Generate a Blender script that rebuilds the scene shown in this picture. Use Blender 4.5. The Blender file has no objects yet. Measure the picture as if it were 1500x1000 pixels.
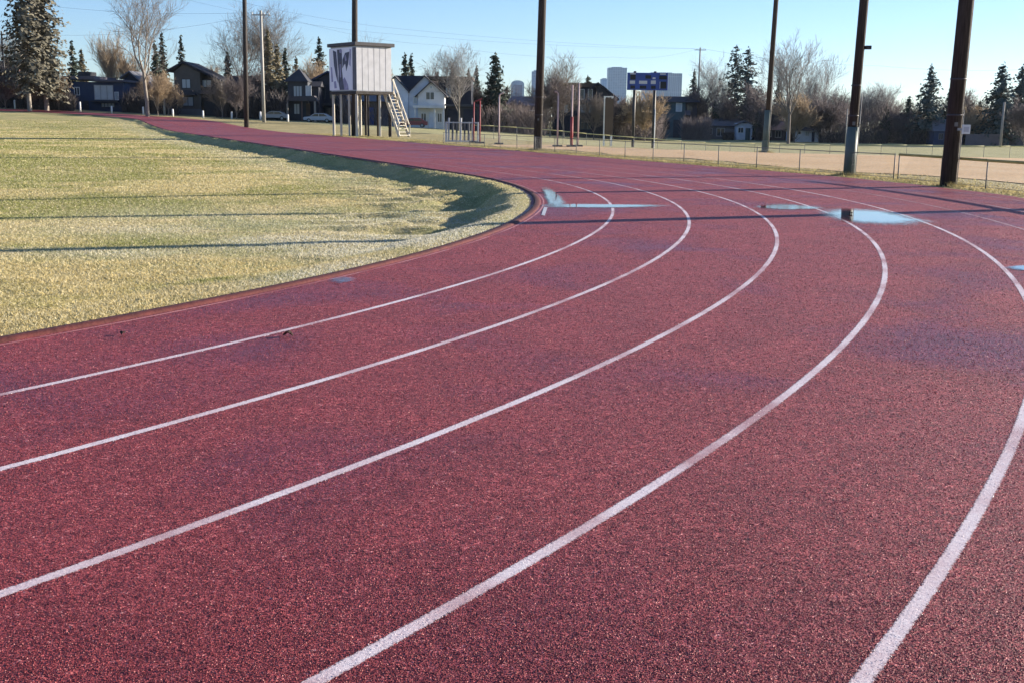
import bpy, math, random
import numpy as np
from mathutils import Vector, Matrix

scene = bpy.context.scene
col = scene.collection
rng = np.random.default_rng(7)
R = math.radians

# ------------------------------------------------------------------ camera
F_PX, PITCH, ROLL, CAM_H = 1658.3, 0.19339, 0.01146, 1.5
cp, sp = math.cos(PITCH), math.sin(PITCH)
FW = np.array([0, cp, -sp]); R1 = np.array([1., 0, 0]); U1 = np.array([0, sp, cp])
cr, sr = math.cos(ROLL), math.sin(ROLL)
RT = cr * R1 + sr * U1; UP = -sr * R1 + cr * U1
CAM = np.array([0, 0, CAM_H])
cam_d = bpy.data.cameras.new('camera'); cam = bpy.data.objects.new('camera', cam_d); col.objects.link(cam)
cam_d.sensor_width = 36; cam_d.lens = F_PX / 1500 * 36; cam_d.clip_start = 0.05; cam_d.clip_end = 20000
M = Matrix.Identity(4)
for i in range(3):
    M[i][0], M[i][1], M[i][2], M[i][3] = RT[i], UP[i], -FW[i], CAM[i]
cam.matrix_world = M
scene.camera = cam

def P(x, y, Y):
    """point seen at photo pixel (x,y) at distance Y in front of the camera (metres)"""
    d = FW * F_PX + RT * (x - 750) - UP * (y - 500)
    return CAM + d * (Y / d[1])

def PX(x, Y): return float(P(x, 185, Y)[0])
def PZ(x, y, Y): return float(P(x, y, Y)[2])

# ------------------------------------------------------------------ track geometry (stadium shape)
C1 = np.array([-27.30, 21.60]); R0 = 27.87; LANE = 1.2086; TH = R(21.6); LST = 132.0
NV = np.array([math.cos(TH), math.sin(TH)]); DV = np.array([-math.sin(TH), math.cos(TH)])
C2 = C1 + DV * LST

def ss(a, b, x):
    t = np.clip((x - a) / (b - a), 0, 1); return t * t * (3 - 2 * t)

def uv(x, y):
    qx, qy = x - C1[0], y - C1[1]
    u = qx * DV[0] + qy * DV[1]; w = qx * NV[0] + qy * NV[1]
    du = np.where(u < 0, u, np.where(u > LST, u - LST, 0))
    return u, np.hypot(du, w) - R0

def vnoise(x, y, scale, seed=0):
    """smooth value noise in 0..1"""
    x = np.asarray(x, float) * scale + seed * 17.3; y = np.asarray(y, float) * scale + seed * 9.1
    xi, yi = np.floor(x), np.floor(y); fx, fy = x - xi, y - yi
    fx = fx * fx * (3 - 2 * fx); fy = fy * fy * (3 - 2 * fy)
    h = lambda a, b: np.modf(np.abs(np.sin(a * 127.1 + b * 311.7 + seed * 7.7) * 43758.5453))[0]
    return (h(xi, yi) * (1 - fx) + h(xi + 1, yi) * fx) * (1 - fy) + (h(xi, yi + 1) * (1 - fx) + h(xi + 1, yi + 1) * fx) * fy

A_X = [-.6, -.45, -.394, -.27, -.18, -.10, -.067, 0, .06, .15, .37, .6]
A_Z = [2.9, 2.9, 2.6, 1.6, .9, .2, -.15, -.7, -1.7, -2.3, -2.4, -2.4]

def base_z(x, y):
    x = np.asarray(x, float); y = np.asarray(y, float)
    u, v = uv(x, y)
    A = np.interp(x / np.maximum(y, 1.0), A_X, A_Z)
    return np.where(A > 0, A * ss(108, 215, y), A * ss(45, 130, y) * ss(12.5, 40, v))

def inf_depth(x, y):
    return .08 + .25 * ss(9, 24, y) - .15 * ss(85, 125, y)

def terrain(x, y):
    x = np.asarray(x, float); y = np.asarray(y, float)
    u, v = uv(x, y)
    z = base_z(x, y)
    n1 = vnoise(x, y, .55, 1); n2 = vnoise(x, y, 1.9, 2); n3 = vnoise(x, y, .13, 3)
    wd = .55 + .9 * n1
    st_ = .15 + .32 * (1 - ss(26, 36, y))
    inn = ss(st_, wd + .05 + st_, -v)
    drop = inf_depth(x, y) * inn
    bump = (n2 - .5) * (.05 + .22 * ss(16, 19, y) - .17 * ss(27, 36, y)) * inn * ss(0, .6, -v) * (1 - ss(1.5, 5, -v)) + (n3 - .5) * .08 * inn
    und = np.where(v > 10.4, (vnoise(x, y, .5, 4) - .5) * .07 * ss(10.4, 12, v), 0)
    return z - drop + bump + und

def T(x, y): return float(terrain(np.array([x]), np.array([y]))[0])

def sv(s, v):
    """stadium path position s (m along inner kerb) and offset v -> xy"""
    L1 = math.pi * R0
    s = s % (2 * L1 + 2 * LST)
    if s < L1:
        a = TH - math.pi + s / R0; return C1 + (R0 + v) * np.array([math.cos(a), math.sin(a)])
    s -= L1
    if s < LST: return C1 + NV * (R0 + v) + DV * s
    s -= LST
    if s < L1:
        a = TH + s / R0; return C2 + (R0 + v) * np.array([math.cos(a), math.sin(a)])
    s -= L1
    return C2 - NV * (R0 + v) - DV * s
STOT = 2 * math.pi * R0 + 2 * LST
S_END = math.pi * R0            # s where the near bend ends

# ------------------------------------------------------------------ helpers
def link(o): col.objects.link(o); return o

def tag(o, label=None, cat=None, group=None, kind=None):
    if label: o['label'] = label
    if cat: o['category'] = cat
    if group: o['group'] = group
    if kind: o['kind'] = kind
    return o

def empty(name, loc, label=None, cat=None, group=None, rz=0):
    o = link(bpy.data.objects.new(name, None)); o.location = loc; o.rotation_euler.z = rz
    o.empty_display_size = .3
    return tag(o, label, cat, group)

def np_mesh(name, V, Fc, mat, parent=None, smooth=False, loc=None, attr=None):
    """V (n,3) array, Fc (m,k) int array"""
    me = bpy.data.meshes.new(name)
    V = np.asarray(V, np.float32); Fc = np.asarray(Fc, np.int32)
    k = Fc.shape[1]
    me.vertices.add(len(V)); me.vertices.foreach_set('co', V.ravel())
    me.loops.add(Fc.size); me.loops.foreach_set('vertex_index', Fc.ravel())
    me.polygons.add(len(Fc)); me.polygons.foreach_set('loop_start', np.arange(0, Fc.size, k, dtype=np.int32))
    me.polygons.foreach_set('loop_total', np.full(len(Fc), k, np.int32))
    if smooth: me.polygons.foreach_set('use_smooth', np.ones(len(Fc), bool))
    me.update(calc_edges=True)
    if attr is not None:
        a = me.color_attributes.new('tint', 'FLOAT_COLOR', 'POINT')
        c = np.ones((len(V), 4), np.float32); c[:, :attr.shape[1]] = attr
        a.data.foreach_set('color', c.ravel())
    if mat: me.materials.append(mat)
    o = link(bpy.data.objects.new(name, me))
    if parent: o.parent = parent
    if loc is not None: o.location = loc
    return o

class MB:
    def __init__(s): s.v = []; s.f = []
    def add(s, vs, fs):
        n = len(s.v); s.v += [tuple(map(float, a)) for a in vs]; s.f += [tuple(i + n for i in f) for f in fs]
    def box(s, x0, x1, y0, y1, z0, z1):
        s.add([(x0, y0, z0), (x1, y0, z0), (x1, y1, z0), (x0, y1, z0), (x0, y0, z1), (x1, y0, z1), (x1, y1, z1), (x0, y1, z1)],
              [(3, 2, 1, 0), (4, 5, 6, 7), (0, 1, 5, 4), (1, 2, 6, 5), (2, 3, 7, 6), (3, 0, 4, 7)]); return s
    def bar(s, p, q, w, h, up=(0, 0, 1)):
        p, q = Vector(p), Vector(q); d = (q - p).normalized(); u = Vector(up)
        a = d.cross(u)
        if a.length < 1e-4: a = d.cross(Vector((0, 1, 0)))
        a.normalize(); b = a.cross(d).normalized()
        vs = [e + a * (i * w / 2) + b * (j * h / 2) for e in (p, q) for i, j in ((-1, -1), (1, -1), (1, 1), (-1, 1))]
        s.add(vs, [(0, 1, 2, 3), (7, 6, 5, 4), (0, 4, 5, 1), (1, 5, 6, 2), (2, 6, 7, 3), (3, 7, 4, 0)]); return s
    def tube(s, p, q, r0, r1=None, n=10):
        r1 = r0 if r1 is None else r1
        p, q = Vector(p), Vector(q); d = (q - p).normalized()
        a = d.cross(Vector((0, 0, 1)))
        if a.length < 1e-4: a = Vector((1, 0, 0))
        a.normalize(); b = d.cross(a)
        vs = []
        for e, r in ((p, r0), (q, r1)):
            for k in range(n):
                t = 2 * math.pi * k / n; vs.append(e + a * (r * math.cos(t)) + b * (r * math.sin(t)))
        fs = [(k, (k + 1) % n, n + (k + 1) % n, n + k) for k in range(n)] + [tuple(range(n - 1, -1, -1)), tuple(range(n, 2 * n))]
        s.add(vs, fs); return s
    def prism_y(s, pts, y0, y1):
        n = len(pts)
        s.add([(x, y0, z) for x, z in pts] + [(x, y1, z) for x, z in pts],
              [tuple(range(n)), tuple(range(2 * n - 1, n - 1, -1))] + [(i, i + n, (i + 1) % n + n, (i + 1) % n) for i in range(n)]); return s
    def prism_x(s, pts, x0, x1):
        n = len(pts)
        s.add([(x0, y, z) for y, z in pts] + [(x1, y, z) for y, z in pts],
              [tuple(range(n)), tuple(range(2 * n - 1, n - 1, -1))] + [(i, i + n, (i + 1) % n + n, (i + 1) % n) for i in range(n)]); return s
    def build(s, name, mat, parent=None, smooth=False, bevel=0, origin=None):
        """vertices are world coordinates; they are made local to the parent (or to origin)"""
        o0 = Vector(origin) if origin is not None else (parent_loc(parent) if parent else Vector((0, 0, 0)))
        me = bpy.data.meshes.new(name)
        me.from_pydata([tuple(Vector(v) - o0) for v in s.v], [], s.f); me.update()
        import bmesh
        bm = bmesh.new(); bm.from_mesh(me); bmesh.ops.recalc_face_normals(bm, faces=bm.faces); bm.to_mesh(me); bm.free()
        if smooth:
            for p in me.polygons: p.use_smooth = len(p.vertices) == 4
        me.materials.append(mat)
        o = link(bpy.data.objects.new(name, me))
        if parent: o.parent = parent
        elif origin is not None: o.location = o0
        if bevel:
            b = o.modifiers.new('bevel', 'BEVEL'); b.width = bevel; b.segments = 2; b.limit_method = 'ANGLE'
        return o

def parent_loc(o):
    v = Vector((0, 0, 0))
    while o: v = v + o.location; o = o.parent
    return v

# ------------------------------------------------------------------ materials
def new_mat(name):
    m = bpy.data.materials.new(name); m.use_nodes = True
    nt = m.node_tree; b = nt.nodes['Principled BSDF']
    return m, nt, b
def N(nt, t, **kw):
    n = nt.nodes.new(t)
    for k, v in kw.items():
        if k in n.inputs.keys() if isinstance(k, str) else False: n.inputs[k].default_value = v
        else: setattr(n, k, v)
    return n
def ramp(nt, stops):
    r = nt.nodes.new('ShaderNodeValToRGB'); e = r.color_ramp.elements
    while len(e) < len(stops): e.new(0.5)
    for el, (p, c) in zip(e, stops):
        el.position = p; el.color = (*c, 1) if len(c) == 3 else c
    return r
def mat(name, c, rough=.8, var=.25, scale=3., bump=0., bscale=None, metal=0., spec=.3, stretch=None):
    m, nt, b = new_mat(name); L = nt.links
    tc = N(nt, 'ShaderNodeTexCoord'); src = tc.outputs['Object']
    if stretch:
        mp = N(nt, 'ShaderNodeMapping'); mp.inputs['Scale'].default_value = stretch; L.new(src, mp.inputs[0]); src = mp.outputs[0]
    nz = N(nt, 'ShaderNodeTexNoise'); nz.inputs['Scale'].default_value = scale; nz.inputs['Detail'].default_value = 5
    L.new(src, nz.inputs['Vector'])
    c = np.array(c)
    r = ramp(nt, [(.25, tuple(c * (1 - var))), (.75, tuple(np.minimum(c * (1 + var), .95)))])
    L.new(nz.outputs['Fac'], r.inputs[0]); L.new(r.outputs[0], b.inputs['Base Color'])
    b.inputs['Roughness'].default_value = rough; b.inputs['Metallic'].default_value = metal
    b.inputs['Specular IOR Level'].default_value = spec
    if bump:
        n2 = N(nt, 'ShaderNodeTexNoise'); n2.inputs['Scale'].default_value = bscale or scale * 4; n2.inputs['Detail'].default_value = 4
        L.new(src, n2.inputs['Vector'])
        bp = N(nt, 'ShaderNodeBump'); bp.inputs['Strength'].default_value = bump; bp.inputs['Distance'].default_value = .02
        L.new(n2.outputs['Fac'], bp.inputs['Height']); L.new(bp.outputs[0], b.inputs['Normal'])
    return m

def track_mat():
    m, nt, b = new_mat('red_rubber'); L = nt.links
    tc = N(nt, 'ShaderNodeTexCoord'); src = tc.outputs['Object']
    # crumb rubber: every granule has its own tone, fine ones over coarser clumps
    def grains(scale):
        vo = N(nt, 'ShaderNodeTexVoronoi'); vo.inputs['Scale'].default_value = scale; L.new(src, vo.inputs['Vector'])
        sp_ = N(nt, 'ShaderNodeSeparateColor'); L.new(vo.outputs['Color'], sp_.inputs[0]); return vo, sp_.outputs[0], sp_.outputs[1]
    va, a0, a1 = grains(150); vb, b0, b1 = grains(80)
    def math(op, x, y):
        n = N(nt, 'ShaderNodeMath', operation=op)
        for k, q in enumerate((x, y)):
            if isinstance(q, (int, float)): n.inputs[k].default_value = q
            else: L.new(q, n.inputs[k])
        return n.outputs[0]
    cl = N(nt, 'ShaderNodeTexNoise'); cl.inputs['Scale'].default_value = 17; cl.inputs['Detail'].default_value = 5; cl.inputs['Roughness'].default_value = .7; L.new(src, cl.inputs['Vector'])
    tone = math('ADD', math('ADD', math('MULTIPLY', a0, .38), math('MULTIPLY', b0, .14)), math('MULTIPLY', cl.outputs['Fac'], .54))
    r1 = ramp(nt, [(.30, (.05, .006, .009)), (.48, (.18, .025, .030)), (.64, (.31, .054, .058)), (.74, (.52, .10, .10)), (.84, (.75, .38, .35))])
    L.new(tone, r1.inputs[0])
    big = N(nt, 'ShaderNodeTexNoise'); big.inputs['Scale'].default_value = .42; big.inputs['Detail'].default_value = 6; big.inputs['Distortion'].default_value = .6; L.new(src, big.inputs['Vector'])
    damp = ramp(nt, [(.50, (0, 0, 0)), (.66, (1, 1, 1))]); L.new(big.outputs['Fac'], damp.inputs[0])
    mx = N(nt, 'ShaderNodeMix', data_type='RGBA', blend_type='MULTIPLY'); mx.inputs[7].default_value = (.72, .70, .90, 1)
    L.new(damp.outputs[0], mx.inputs[0]); L.new(r1.outputs[0], mx.inputs[6])
    # scuffed, sun-bleached wear
    wn = N(nt, 'ShaderNodeTexNoise'); wn.inputs['Scale'].default_value = 1.7; wn.inputs['Detail'].default_value = 8; wn.inputs['Roughness'].default_value = .72; L.new(src, wn.inputs['Vector'])
    wr = ramp(nt, [(.34, (.80, .80, .80)), (.66, (1.18, 1.16, 1.14))]); L.new(wn.outputs['Fac'], wr.inputs[0])
    m2 = N(nt, 'ShaderNodeMix', data_type='RGBA', blend_type='MULTIPLY'); m2.inputs[0].default_value = 1; L.new(mx.outputs[2], m2.inputs[6]); L.new(wr.outputs[0], m2.inputs[7])
    L.new(m2.outputs[2], b.inputs['Base Color'])
    rr = N(nt, 'ShaderNodeMapRange'); rr.inputs['To Min'].default_value = .62; rr.inputs['To Max'].default_value = .42
    L.new(damp.outputs[0], rr.inputs['Value']); L.new(rr.outputs[0], b.inputs['Roughness'])
    b.inputs['Specular IOR Level'].default_value = .36
    h = math('SUBTRACT', math('ADD', math('MULTIPLY', a1, .5), math('MULTIPLY', b1, .6)), math('ADD', math('MULTIPLY', va.outputs['Distance'], .5), math('MULTIPLY', vb.outputs['Distance'], .5)))
    bp = N(nt, 'ShaderNodeBump'); bp.inputs['Strength'].default_value = .55; bp.inputs['Distance'].default_value = .006
    L.new(h, bp.inputs['Height']); L.new(bp.outputs[0], b.inputs['Normal'])
    return m

def paint_mat(name='lane_paint', c0=(.58, .46, .48), c1=(.74, .66, .67), y0=21, y1=40, wmin=0):
    m, nt, b = new_mat(name); L = nt.links
    src = N(nt, 'ShaderNodeTexCoord').outputs['Object']
    nz = N(nt, 'ShaderNodeTexNoise'); nz.inputs['Scale'].default_value = 75; nz.inputs['Detail'].default_value = 6; nz.inputs['Roughness'].default_value = .75; L.new(src, nz.inputs['Vector'])
    r1 = ramp(nt, [(.24, (.30, .12, .13)), (.36, c0), (.60, c1)]); L.new(nz.outputs['Fac'], r1.inputs[0])
    big = N(nt, 'ShaderNodeTexNoise'); big.inputs['Scale'].default_value = 1.3; big.inputs['Detail'].default_value = 6; L.new(src, big.inputs['Vector'])
    r2 = ramp(nt, [(.36, (.62, .40, .40)), (.50, (.92, .84, .84)), (.6, (1, 1, 1))]); L.new(big.outputs['Fac'], r2.inputs[0])
    mx = N(nt, 'ShaderNodeMix', data_type='RGBA', blend_type='MULTIPLY'); mx.inputs[0].default_value = 1
    L.new(r1.outputs[0], mx.inputs[6]); L.new(r2.outputs[0], mx.inputs[7])
    # the far half of the bend is worn almost through to the rubber
    sx = N(nt, 'ShaderNodeSeparateXYZ'); L.new(src, sx.inputs[0])
    mr = N(nt, 'ShaderNodeMapRange'); mr.inputs['From Min'].default_value = y0; mr.inputs['From Max'].default_value = y1; mr.inputs['To Min'].default_value = wmin; mr.inputs['To Max'].default_value = .85
    L.new(sx.outputs[1], mr.inputs['Value'])
    m2 = N(nt, 'ShaderNodeMix', data_type='RGBA'); L.new(mr.outputs[0], m2.inputs[0]); L.new(mx.outputs[2], m2.inputs[6]); m2.inputs[7].default_value = (.22, .05, .055, 1)
    L.new(m2.outputs[2], b.inputs['Base Color'])
    at = N(nt, 'ShaderNodeVertexColor', layer_name='tint')
    wn = N(nt, 'ShaderNodeTexNoise'); wn.inputs['Scale'].default_value = 105; wn.inputs['Detail'].default_value = 5; wn.inputs['Roughness'].default_value = .7; L.new(src, wn.inputs['Vector'])
    w2 = N(nt, 'ShaderNodeMath', operation='ADD'); L.new(at.outputs[0], w2.inputs[0]); L.new(wn.outputs['Fac'], w2.inputs[1])
    w3 = N(nt, 'ShaderNodeMapRange'); w3.inputs['From Min'].default_value = .80; w3.inputs['From Max'].default_value = .98; L.new(w2.outputs[0], w3.inputs['Value'])
    trn = N(nt, 'ShaderNodeBsdfTransparent'); ms = N(nt, 'ShaderNodeMixShader'); L.new(w3.outputs[0], ms.inputs[0]); L.new(trn.outputs[0], ms.inputs[1]); L.new(b.outputs[0], ms.inputs[2])
    L.new(ms.outputs[0], nt.nodes['Material Output'].inputs[0])
    b.inputs['Roughness'].default_value = .55
    bp = N(nt, 'ShaderNodeBump'); bp.inputs['Strength'].default_value = .5; bp.inputs['Distance'].default_value = .006
    L.new(nz.outputs['Fac'], bp.inputs['Height']); L.new(bp.outputs[0], b.inputs['Normal'])
    return m

def turf_mat(name, stops, bump=.8, scale=1.1):
    m, nt, b = new_mat(name); L = nt.links
    src = N(nt, 'ShaderNodeTexCoord').outputs['Object']
    a = N(nt, 'ShaderNodeTexNoise'); a.inputs['Scale'].default_value = .30 * scale; a.inputs['Detail'].default_value = 8; a.inputs['Roughness'].default_value = .7; L.new(src, a.inputs['Vector'])
    f = N(nt, 'ShaderNodeTexNoise'); f.inputs['Scale'].default_value = 14; f.inputs['Detail'].default_value = 6; f.inputs['Roughness'].default_value = .8; L.new(src, f.inputs['Vector'])
    r = ramp(nt, stops); L.new(a.outputs['Fac'], r.inputs[0])
    r2 = ramp(nt, [(.3, (.45, .45, .42)), (.7, (1.3, 1.3, 1.25))]); L.new(f.outputs['Fac'], r2.inputs[0])
    mx = N(nt, 'ShaderNodeMix', data_type='RGBA', blend_type='MULTIPLY'); mx.inputs[0].default_value = 1
    L.new(r.outputs[0], mx.inputs[6]); L.new(r2.outputs[0], mx.inputs[7]); L.new(mx.outputs[2], b.inputs['Base Color'])
    b.inputs['Roughness'].default_value = .9; b.inputs['Specular IOR Level'].default_value = .15
    bp = N(nt, 'ShaderNodeBump'); bp.inputs['Strength'].default_value = bump; bp.inputs['Distance'].default_value = .05
    L.new(f.outputs['Fac'], bp.inputs['Height']); L.new(bp.outputs[0], b.inputs['Normal'])
    return m

def blade_mat():
    m, nt, b = new_mat('grass_blade'); L = nt.links
    a = N(nt, 'ShaderNodeVertexColor', layer_name='tint')
    L.new(a.outputs[0], b.inputs['Base Color']); b.inputs['Roughness'].default_value = .7; b.inputs['Specular IOR Level'].default_value = .2
    tr = N(nt, 'ShaderNodeBsdfTranslucent'); L.new(a.outputs[0], tr.inputs[0])
    mx = N(nt, 'ShaderNodeMixShader'); mx.inputs[0].default_value = .35
    L.new(b.outputs[0], mx.inputs[1]); L.new(tr.outputs[0], mx.inputs[2])
    L.new(mx.outputs[0], nt.nodes['Material Output'].inputs[0])
    return m

def granule_mat():
    m, nt, b = new_mat('rubber_crumb')
    a = N(nt, 'ShaderNodeVertexColor', layer_name='tint'); nt.links.new(a.outputs[0], b.inputs['Base Color'])
    b.inputs['Roughness'].default_value = .62; b.inputs['Specular IOR Level'].default_value = .6
    return m

def puddle_mat():
    m, nt, b = new_mat('water_film'); L = nt.links
    a = N(nt, 'ShaderNodeVertexColor', layer_name='tint')
    src = N(nt, 'ShaderNodeTexCoord').outputs['Object']
    nz = N(nt, 'ShaderNodeTexNoise'); nz.inputs['Scale'].default_value = 9; nz.inputs['Detail'].default_value = 8; nz.inputs['Roughness'].default_value = .65; L.new(src, nz.inputs['Vector'])
    ad = N(nt, 'ShaderNodeMath', operation='ADD'); L.new(a.outputs[0], ad.inputs[0]); L.new(nz.outputs['Fac'], ad.inputs[1])
    mr = N(nt, 'ShaderNodeMapRange'); mr.inputs['From Min'].default_value = .72; mr.inputs['From Max'].default_value = 1.30; L.new(ad.outputs[0], mr.inputs['Value'])
    b.inputs['Base Color'].default_value = (.05, .012, .016, 1); b.inputs['Roughness'].default_value = .04; b.inputs['IOR'].default_value = 1.8
    b.inputs['Specular IOR Level'].default_value = 1.0
    tr = N(nt, 'ShaderNodeBsdfTransparent'); mx = N(nt, 'ShaderNodeMixShader')
    L.new(mr.outputs[0], mx.inputs[0]); L.new(tr.outputs[0], mx.inputs[1]); L.new(b.outputs[0], mx.inputs[2])
    L.new(mx.outputs[0], nt.nodes['Material Output'].inputs[0])
    return m

def glass_mat(name, c, rough=.08):
    m, nt, b = new_mat(name)
    b.inputs['Base Color'].default_value = (*c, 1); b.inputs['Roughness'].default_value = rough; b.inputs['Specular IOR Level'].default_value = .6
    return m

def tower_mat(name, c, c2, sx, sz):
    m, nt, b = new_mat(name); L = nt.links
    src = N(nt, 'ShaderNodeTexCoord').outputs['Object']
    mp = N(nt, 'ShaderNodeMapping'); mp.inputs['Rotation'].default_value = (R(90), 0, 0); L.new(src, mp.inputs[0])
    br = N(nt, 'ShaderNodeTexBrick'); br.offset = 0
    br.inputs['Scale'].default_value = 1; br.inputs['Brick Width'].default_value = sx; br.inputs['Row Height'].default_value = sz
    br.inputs['Mortar Size'].default_value = .6; br.inputs['Color1'].default_value = (*c, 1); br.inputs['Color2'].default_value = (*[k * .85 for k in c], 1); br.inputs['Mortar'].default_value = (*c2, 1)
    L.new(mp.outputs[0], br.inputs['Vector']); L.new(br.outputs[0], b.inputs['Base Color'])
    b.inputs['Roughness'].default_value = .5; b.inputs['Specular IOR Level'].default_value = .2
    return m

MT = {}
MT['track'] = track_mat(); MT['paint'] = paint_mat(); MT['paint_worn'] = paint_mat('worn_lane_paint', y0=14, y1=28, wmin=.55); MT['kerb_paint'] = paint_mat('kerb_line_paint', (.42, .14, .13), (.55, .26, .24), 60, 160); MT['blade'] = blade_mat(); MT['water'] = puddle_mat(); MT['granule'] = granule_mat()
MT['infield'] = turf_mat('infield_soil', [(.30, (.25, .26, .10)), (.45, (.38, .35, .16)), (.58, (.48, .40, .20)), (.72, (.52, .435, .23))])
MT['outer'] = turf_mat('dry_turf', [(.30, (.27, .235, .11)), (.48, (.36, .30, .15)), (.62, (.44, .36, .19)), (.75, (.40, .36, .21))])
MT['field'] = turf_mat('field_turf', [(.30, (.30, .29, .13)), (.48, (.38, .35, .18)), (.62, (.44, .40, .22)), (.75, (.50, .44, .28))])
MT['dirt'] = turf_mat('ball_field_dirt', [(.3, (.56, .36, .19)), (.5, (.63, .42, .24)), (.7, (.66, .47, .29))], bump=.3)
MT['wood_dark'] = mat('dark_treated_wood', (.048, .040, .036), .8, .6, 5, .9, 40, stretch=(6, 6, .4))
MT['wood_cream'] = mat('cream_and_sunlit_wood', (.58, .53, .44), .8, .2, 5, .3, stretch=(5, 5, .6))  # cream stair wood; on the press box legs it paints sunlight
MT['wood_grey'] = mat('weathered_grey_wood', (.30, .27, .24), .85, .25, 5, .4, 20, stretch=(5, 5, .5))
MT['pale_pole'] = mat('pale_painted_pole', (.36, .34, .30), .7, .2, 5)
MT['green_sleeve'] = mat('grey_green_sleeve', (.09, .118, .105), .55, .2, 3)
MT['pink_post'] = mat('faded_pink_paint', (.42, .31, .30), .6, .2, 4)
MT['galv'] = mat('galvanised_steel', (.33, .33, .33), .45, .2, 6, metal=.4)
MT['post_grey'] = mat('dull_fence_post', (.16, .155, .14), .6, .2, 6)
MT['rail_olive'] = mat('olive_yellow_cap', (.40, .32, .10), .6, .2, 4)
MT['rail_yellow'] = mat('pale_yellow_tube', (.55, .50, .24), .5, .2, 4)
MT['white'] = mat('white_paint', (.72, .71, .68), .5, .1, 4)
MT['offwhite'] = mat('off_white_siding', (.62, .62, .60), .6, .12, 1)
MT['red'] = mat('red_padding', (.26, .05, .055), .6, .25, 4)
MT['dark_metal'] = mat('dark_metal', (.03, .03, .035), .5, .2, 4)
MT['siding_lav'] = mat('pale_corrugated_siding', (.47, .47, .49), .5, .12, 2)
MT['banner'] = mat('pale_banner_vinyl', (.82, .79, .82), .5, .05, 1)
MT['banner_ink'] = mat('dark_banner_print', (.06, .06, .10), .5, .5, 2)
MT['banner_ink2'] = mat('lilac_banner_print', (.30, .27, .40), .5, .3, 2)
MT['trim_dark'] = mat('dark_trim', (.06, .055, .06), .6, .2, 2)
MT['bark'] = mat('grey_bark', (.17, .145, .125), .9, .3, 3, .4)
MT['bark_pale'] = mat('pale_bark', (.21, .185, .155), .9, .3, 3, .4)
MT['twig_grey'] = mat('grey_twig', (.17, .145, .125), .9, .25, .5)
MT['twig_tan'] = mat('tan_twig', (.36, .275, .185), .9, .3, .4)
MT['twig_brown'] = mat('brown_twig', (.165, .135, .13), .9, .35, .25)
MT['twig_pale'] = mat('pale_twig', (.23, .215, .21), .9, .2, .4)
MT['twig_dark'] = mat('dark_twig', (.07, .06, .058), .9, .4, .3)
MT['needle'] = mat('dark_needles', (.035, .048, .03), .8, .5, .6)
MT['needle_grey'] = mat('grey_green_needles', (.115, .105, .075), .8, .5, .6)
MT['needle_olive'] = mat('olive_needles', (.15, .125, .07), .8, .5, .5)
MT['needle_blue'] = mat('blue_green_needles', (.05, .075, .07), .8, .45, .6)
MT['asphalt'] = mat('asphalt', (.055, .055, .06), .85, .2, 2)
for nm, c in dict(navy=(.035, .055, .11), black_blue=(.022, .026, .042), taupe=(.115, .10, .085), slate=(.05, .055, .065), purple_grey=(.12, .11, .13),
                  pinkroof=(.30, .20, .18), teal=(.06, .105, .12), brown=(.10, .07, .05), ice=(.60, .64, .70), greyroof=(.14, .14, .155), darkroof=(.03, .03, .038),
                  charcoal=(.045, .045, .05), beige=(.30, .26, .22), brick=(.16, .10, .08)).items():
    MT[nm] = mat('wall_' + nm, c, .75, .18, .8)
MT['pane_dark'] = glass_mat('dark_window_glass', (.03, .04, .05))
MT['pane_light'] = glass_mat('pale_window_glass', (.35, .40, .42), .15)
MT['pane_blind'] = mat('window_with_pale_blind', (.55, .56, .54), .5, .15, 1)
MT['tower_a'] = tower_mat('haze_pale_tower_glass', (.17, .30, .46), (.24, .37, .52), 6, 4)  # distance haze is put into this pale blue base colour
MT['tower_b'] = tower_mat('blue_tower_glass', (.03, .08, .20), (.06, .12, .24), 6, 4)
MT['tower_c'] = tower_mat('haze_blue_tower_glass', (.13, .24, .38), (.22, .34, .48), 5, 40)  # blue lightened too: far haze is mixed into the colour
MT['score_blue'] = mat('scoreboard_blue', (.035, .07, .27), .5, .15, 1)
MT['score_dark'] = mat('scoreboard_black_panel', (.012, .014, .02), .35, .1, 1)
MT['leaf'] = mat('dead_leaf', (.045, .025, .02), .8, .4, 30)
MT['car_white'] = mat('pale_blue_car_paint', (.33, .37, .43), .25, .03, 1, spec=.5)
MT['car_red'] = mat('dark_red_car_paint', (.22, .03, .04), .25, .03, 1, spec=.5)
MT['car_grey'] = mat('silver_car_paint', (.27, .27, .28), .25, .03, 1, spec=.5)
MT['tyre'] = mat('tyre_rubber', (.02, .02, .02), .9, .1, 4)

# ------------------------------------------------------------------ ground sheet
L1 = math.pi * R0
s_list = list(np.arange(0, L1 * .55, 1.6)) + list(np.arange(L1 * .55, L1, .3)) + list(np.arange(L1, L1 + 60, .45)) + \
    list(np.arange(L1 + 60, L1 + LST + L1 * .6, 1.2)) + list(np.arange(L1 + LST + L1 * .6, STOT, 3.0))
s_list = np.array(s_list)
v_in = [-R0, -23, -19, -16, -13.5, -11.5, -9.8, -8.4, -7.2, -6.2, -5.4, -4.7, -4.1, -3.6, -3.2, -2.85, -2.55, -2.3, -2.05, -1.85, -1.65, -1.5, -1.35, -1.2, -1.08, -.96, -.85, -.74, -.64, -.54, -.44, -.35, -.28]
v_out = [10.3, 10.5, 10.8, 11.2, 11.7, 12.3, 13, 14, 15.2, 16.6, 18, 20, 22.5, 25, 28, 32, 37, 43, 50, 58, 67, 78, 90, 105, 120, 140, 160, 190, 230, 290, 380, 550, 900, 1600, 2700, 3600]
v_all = np.array(v_in + [0.0, 5.0] + v_out)
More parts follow.
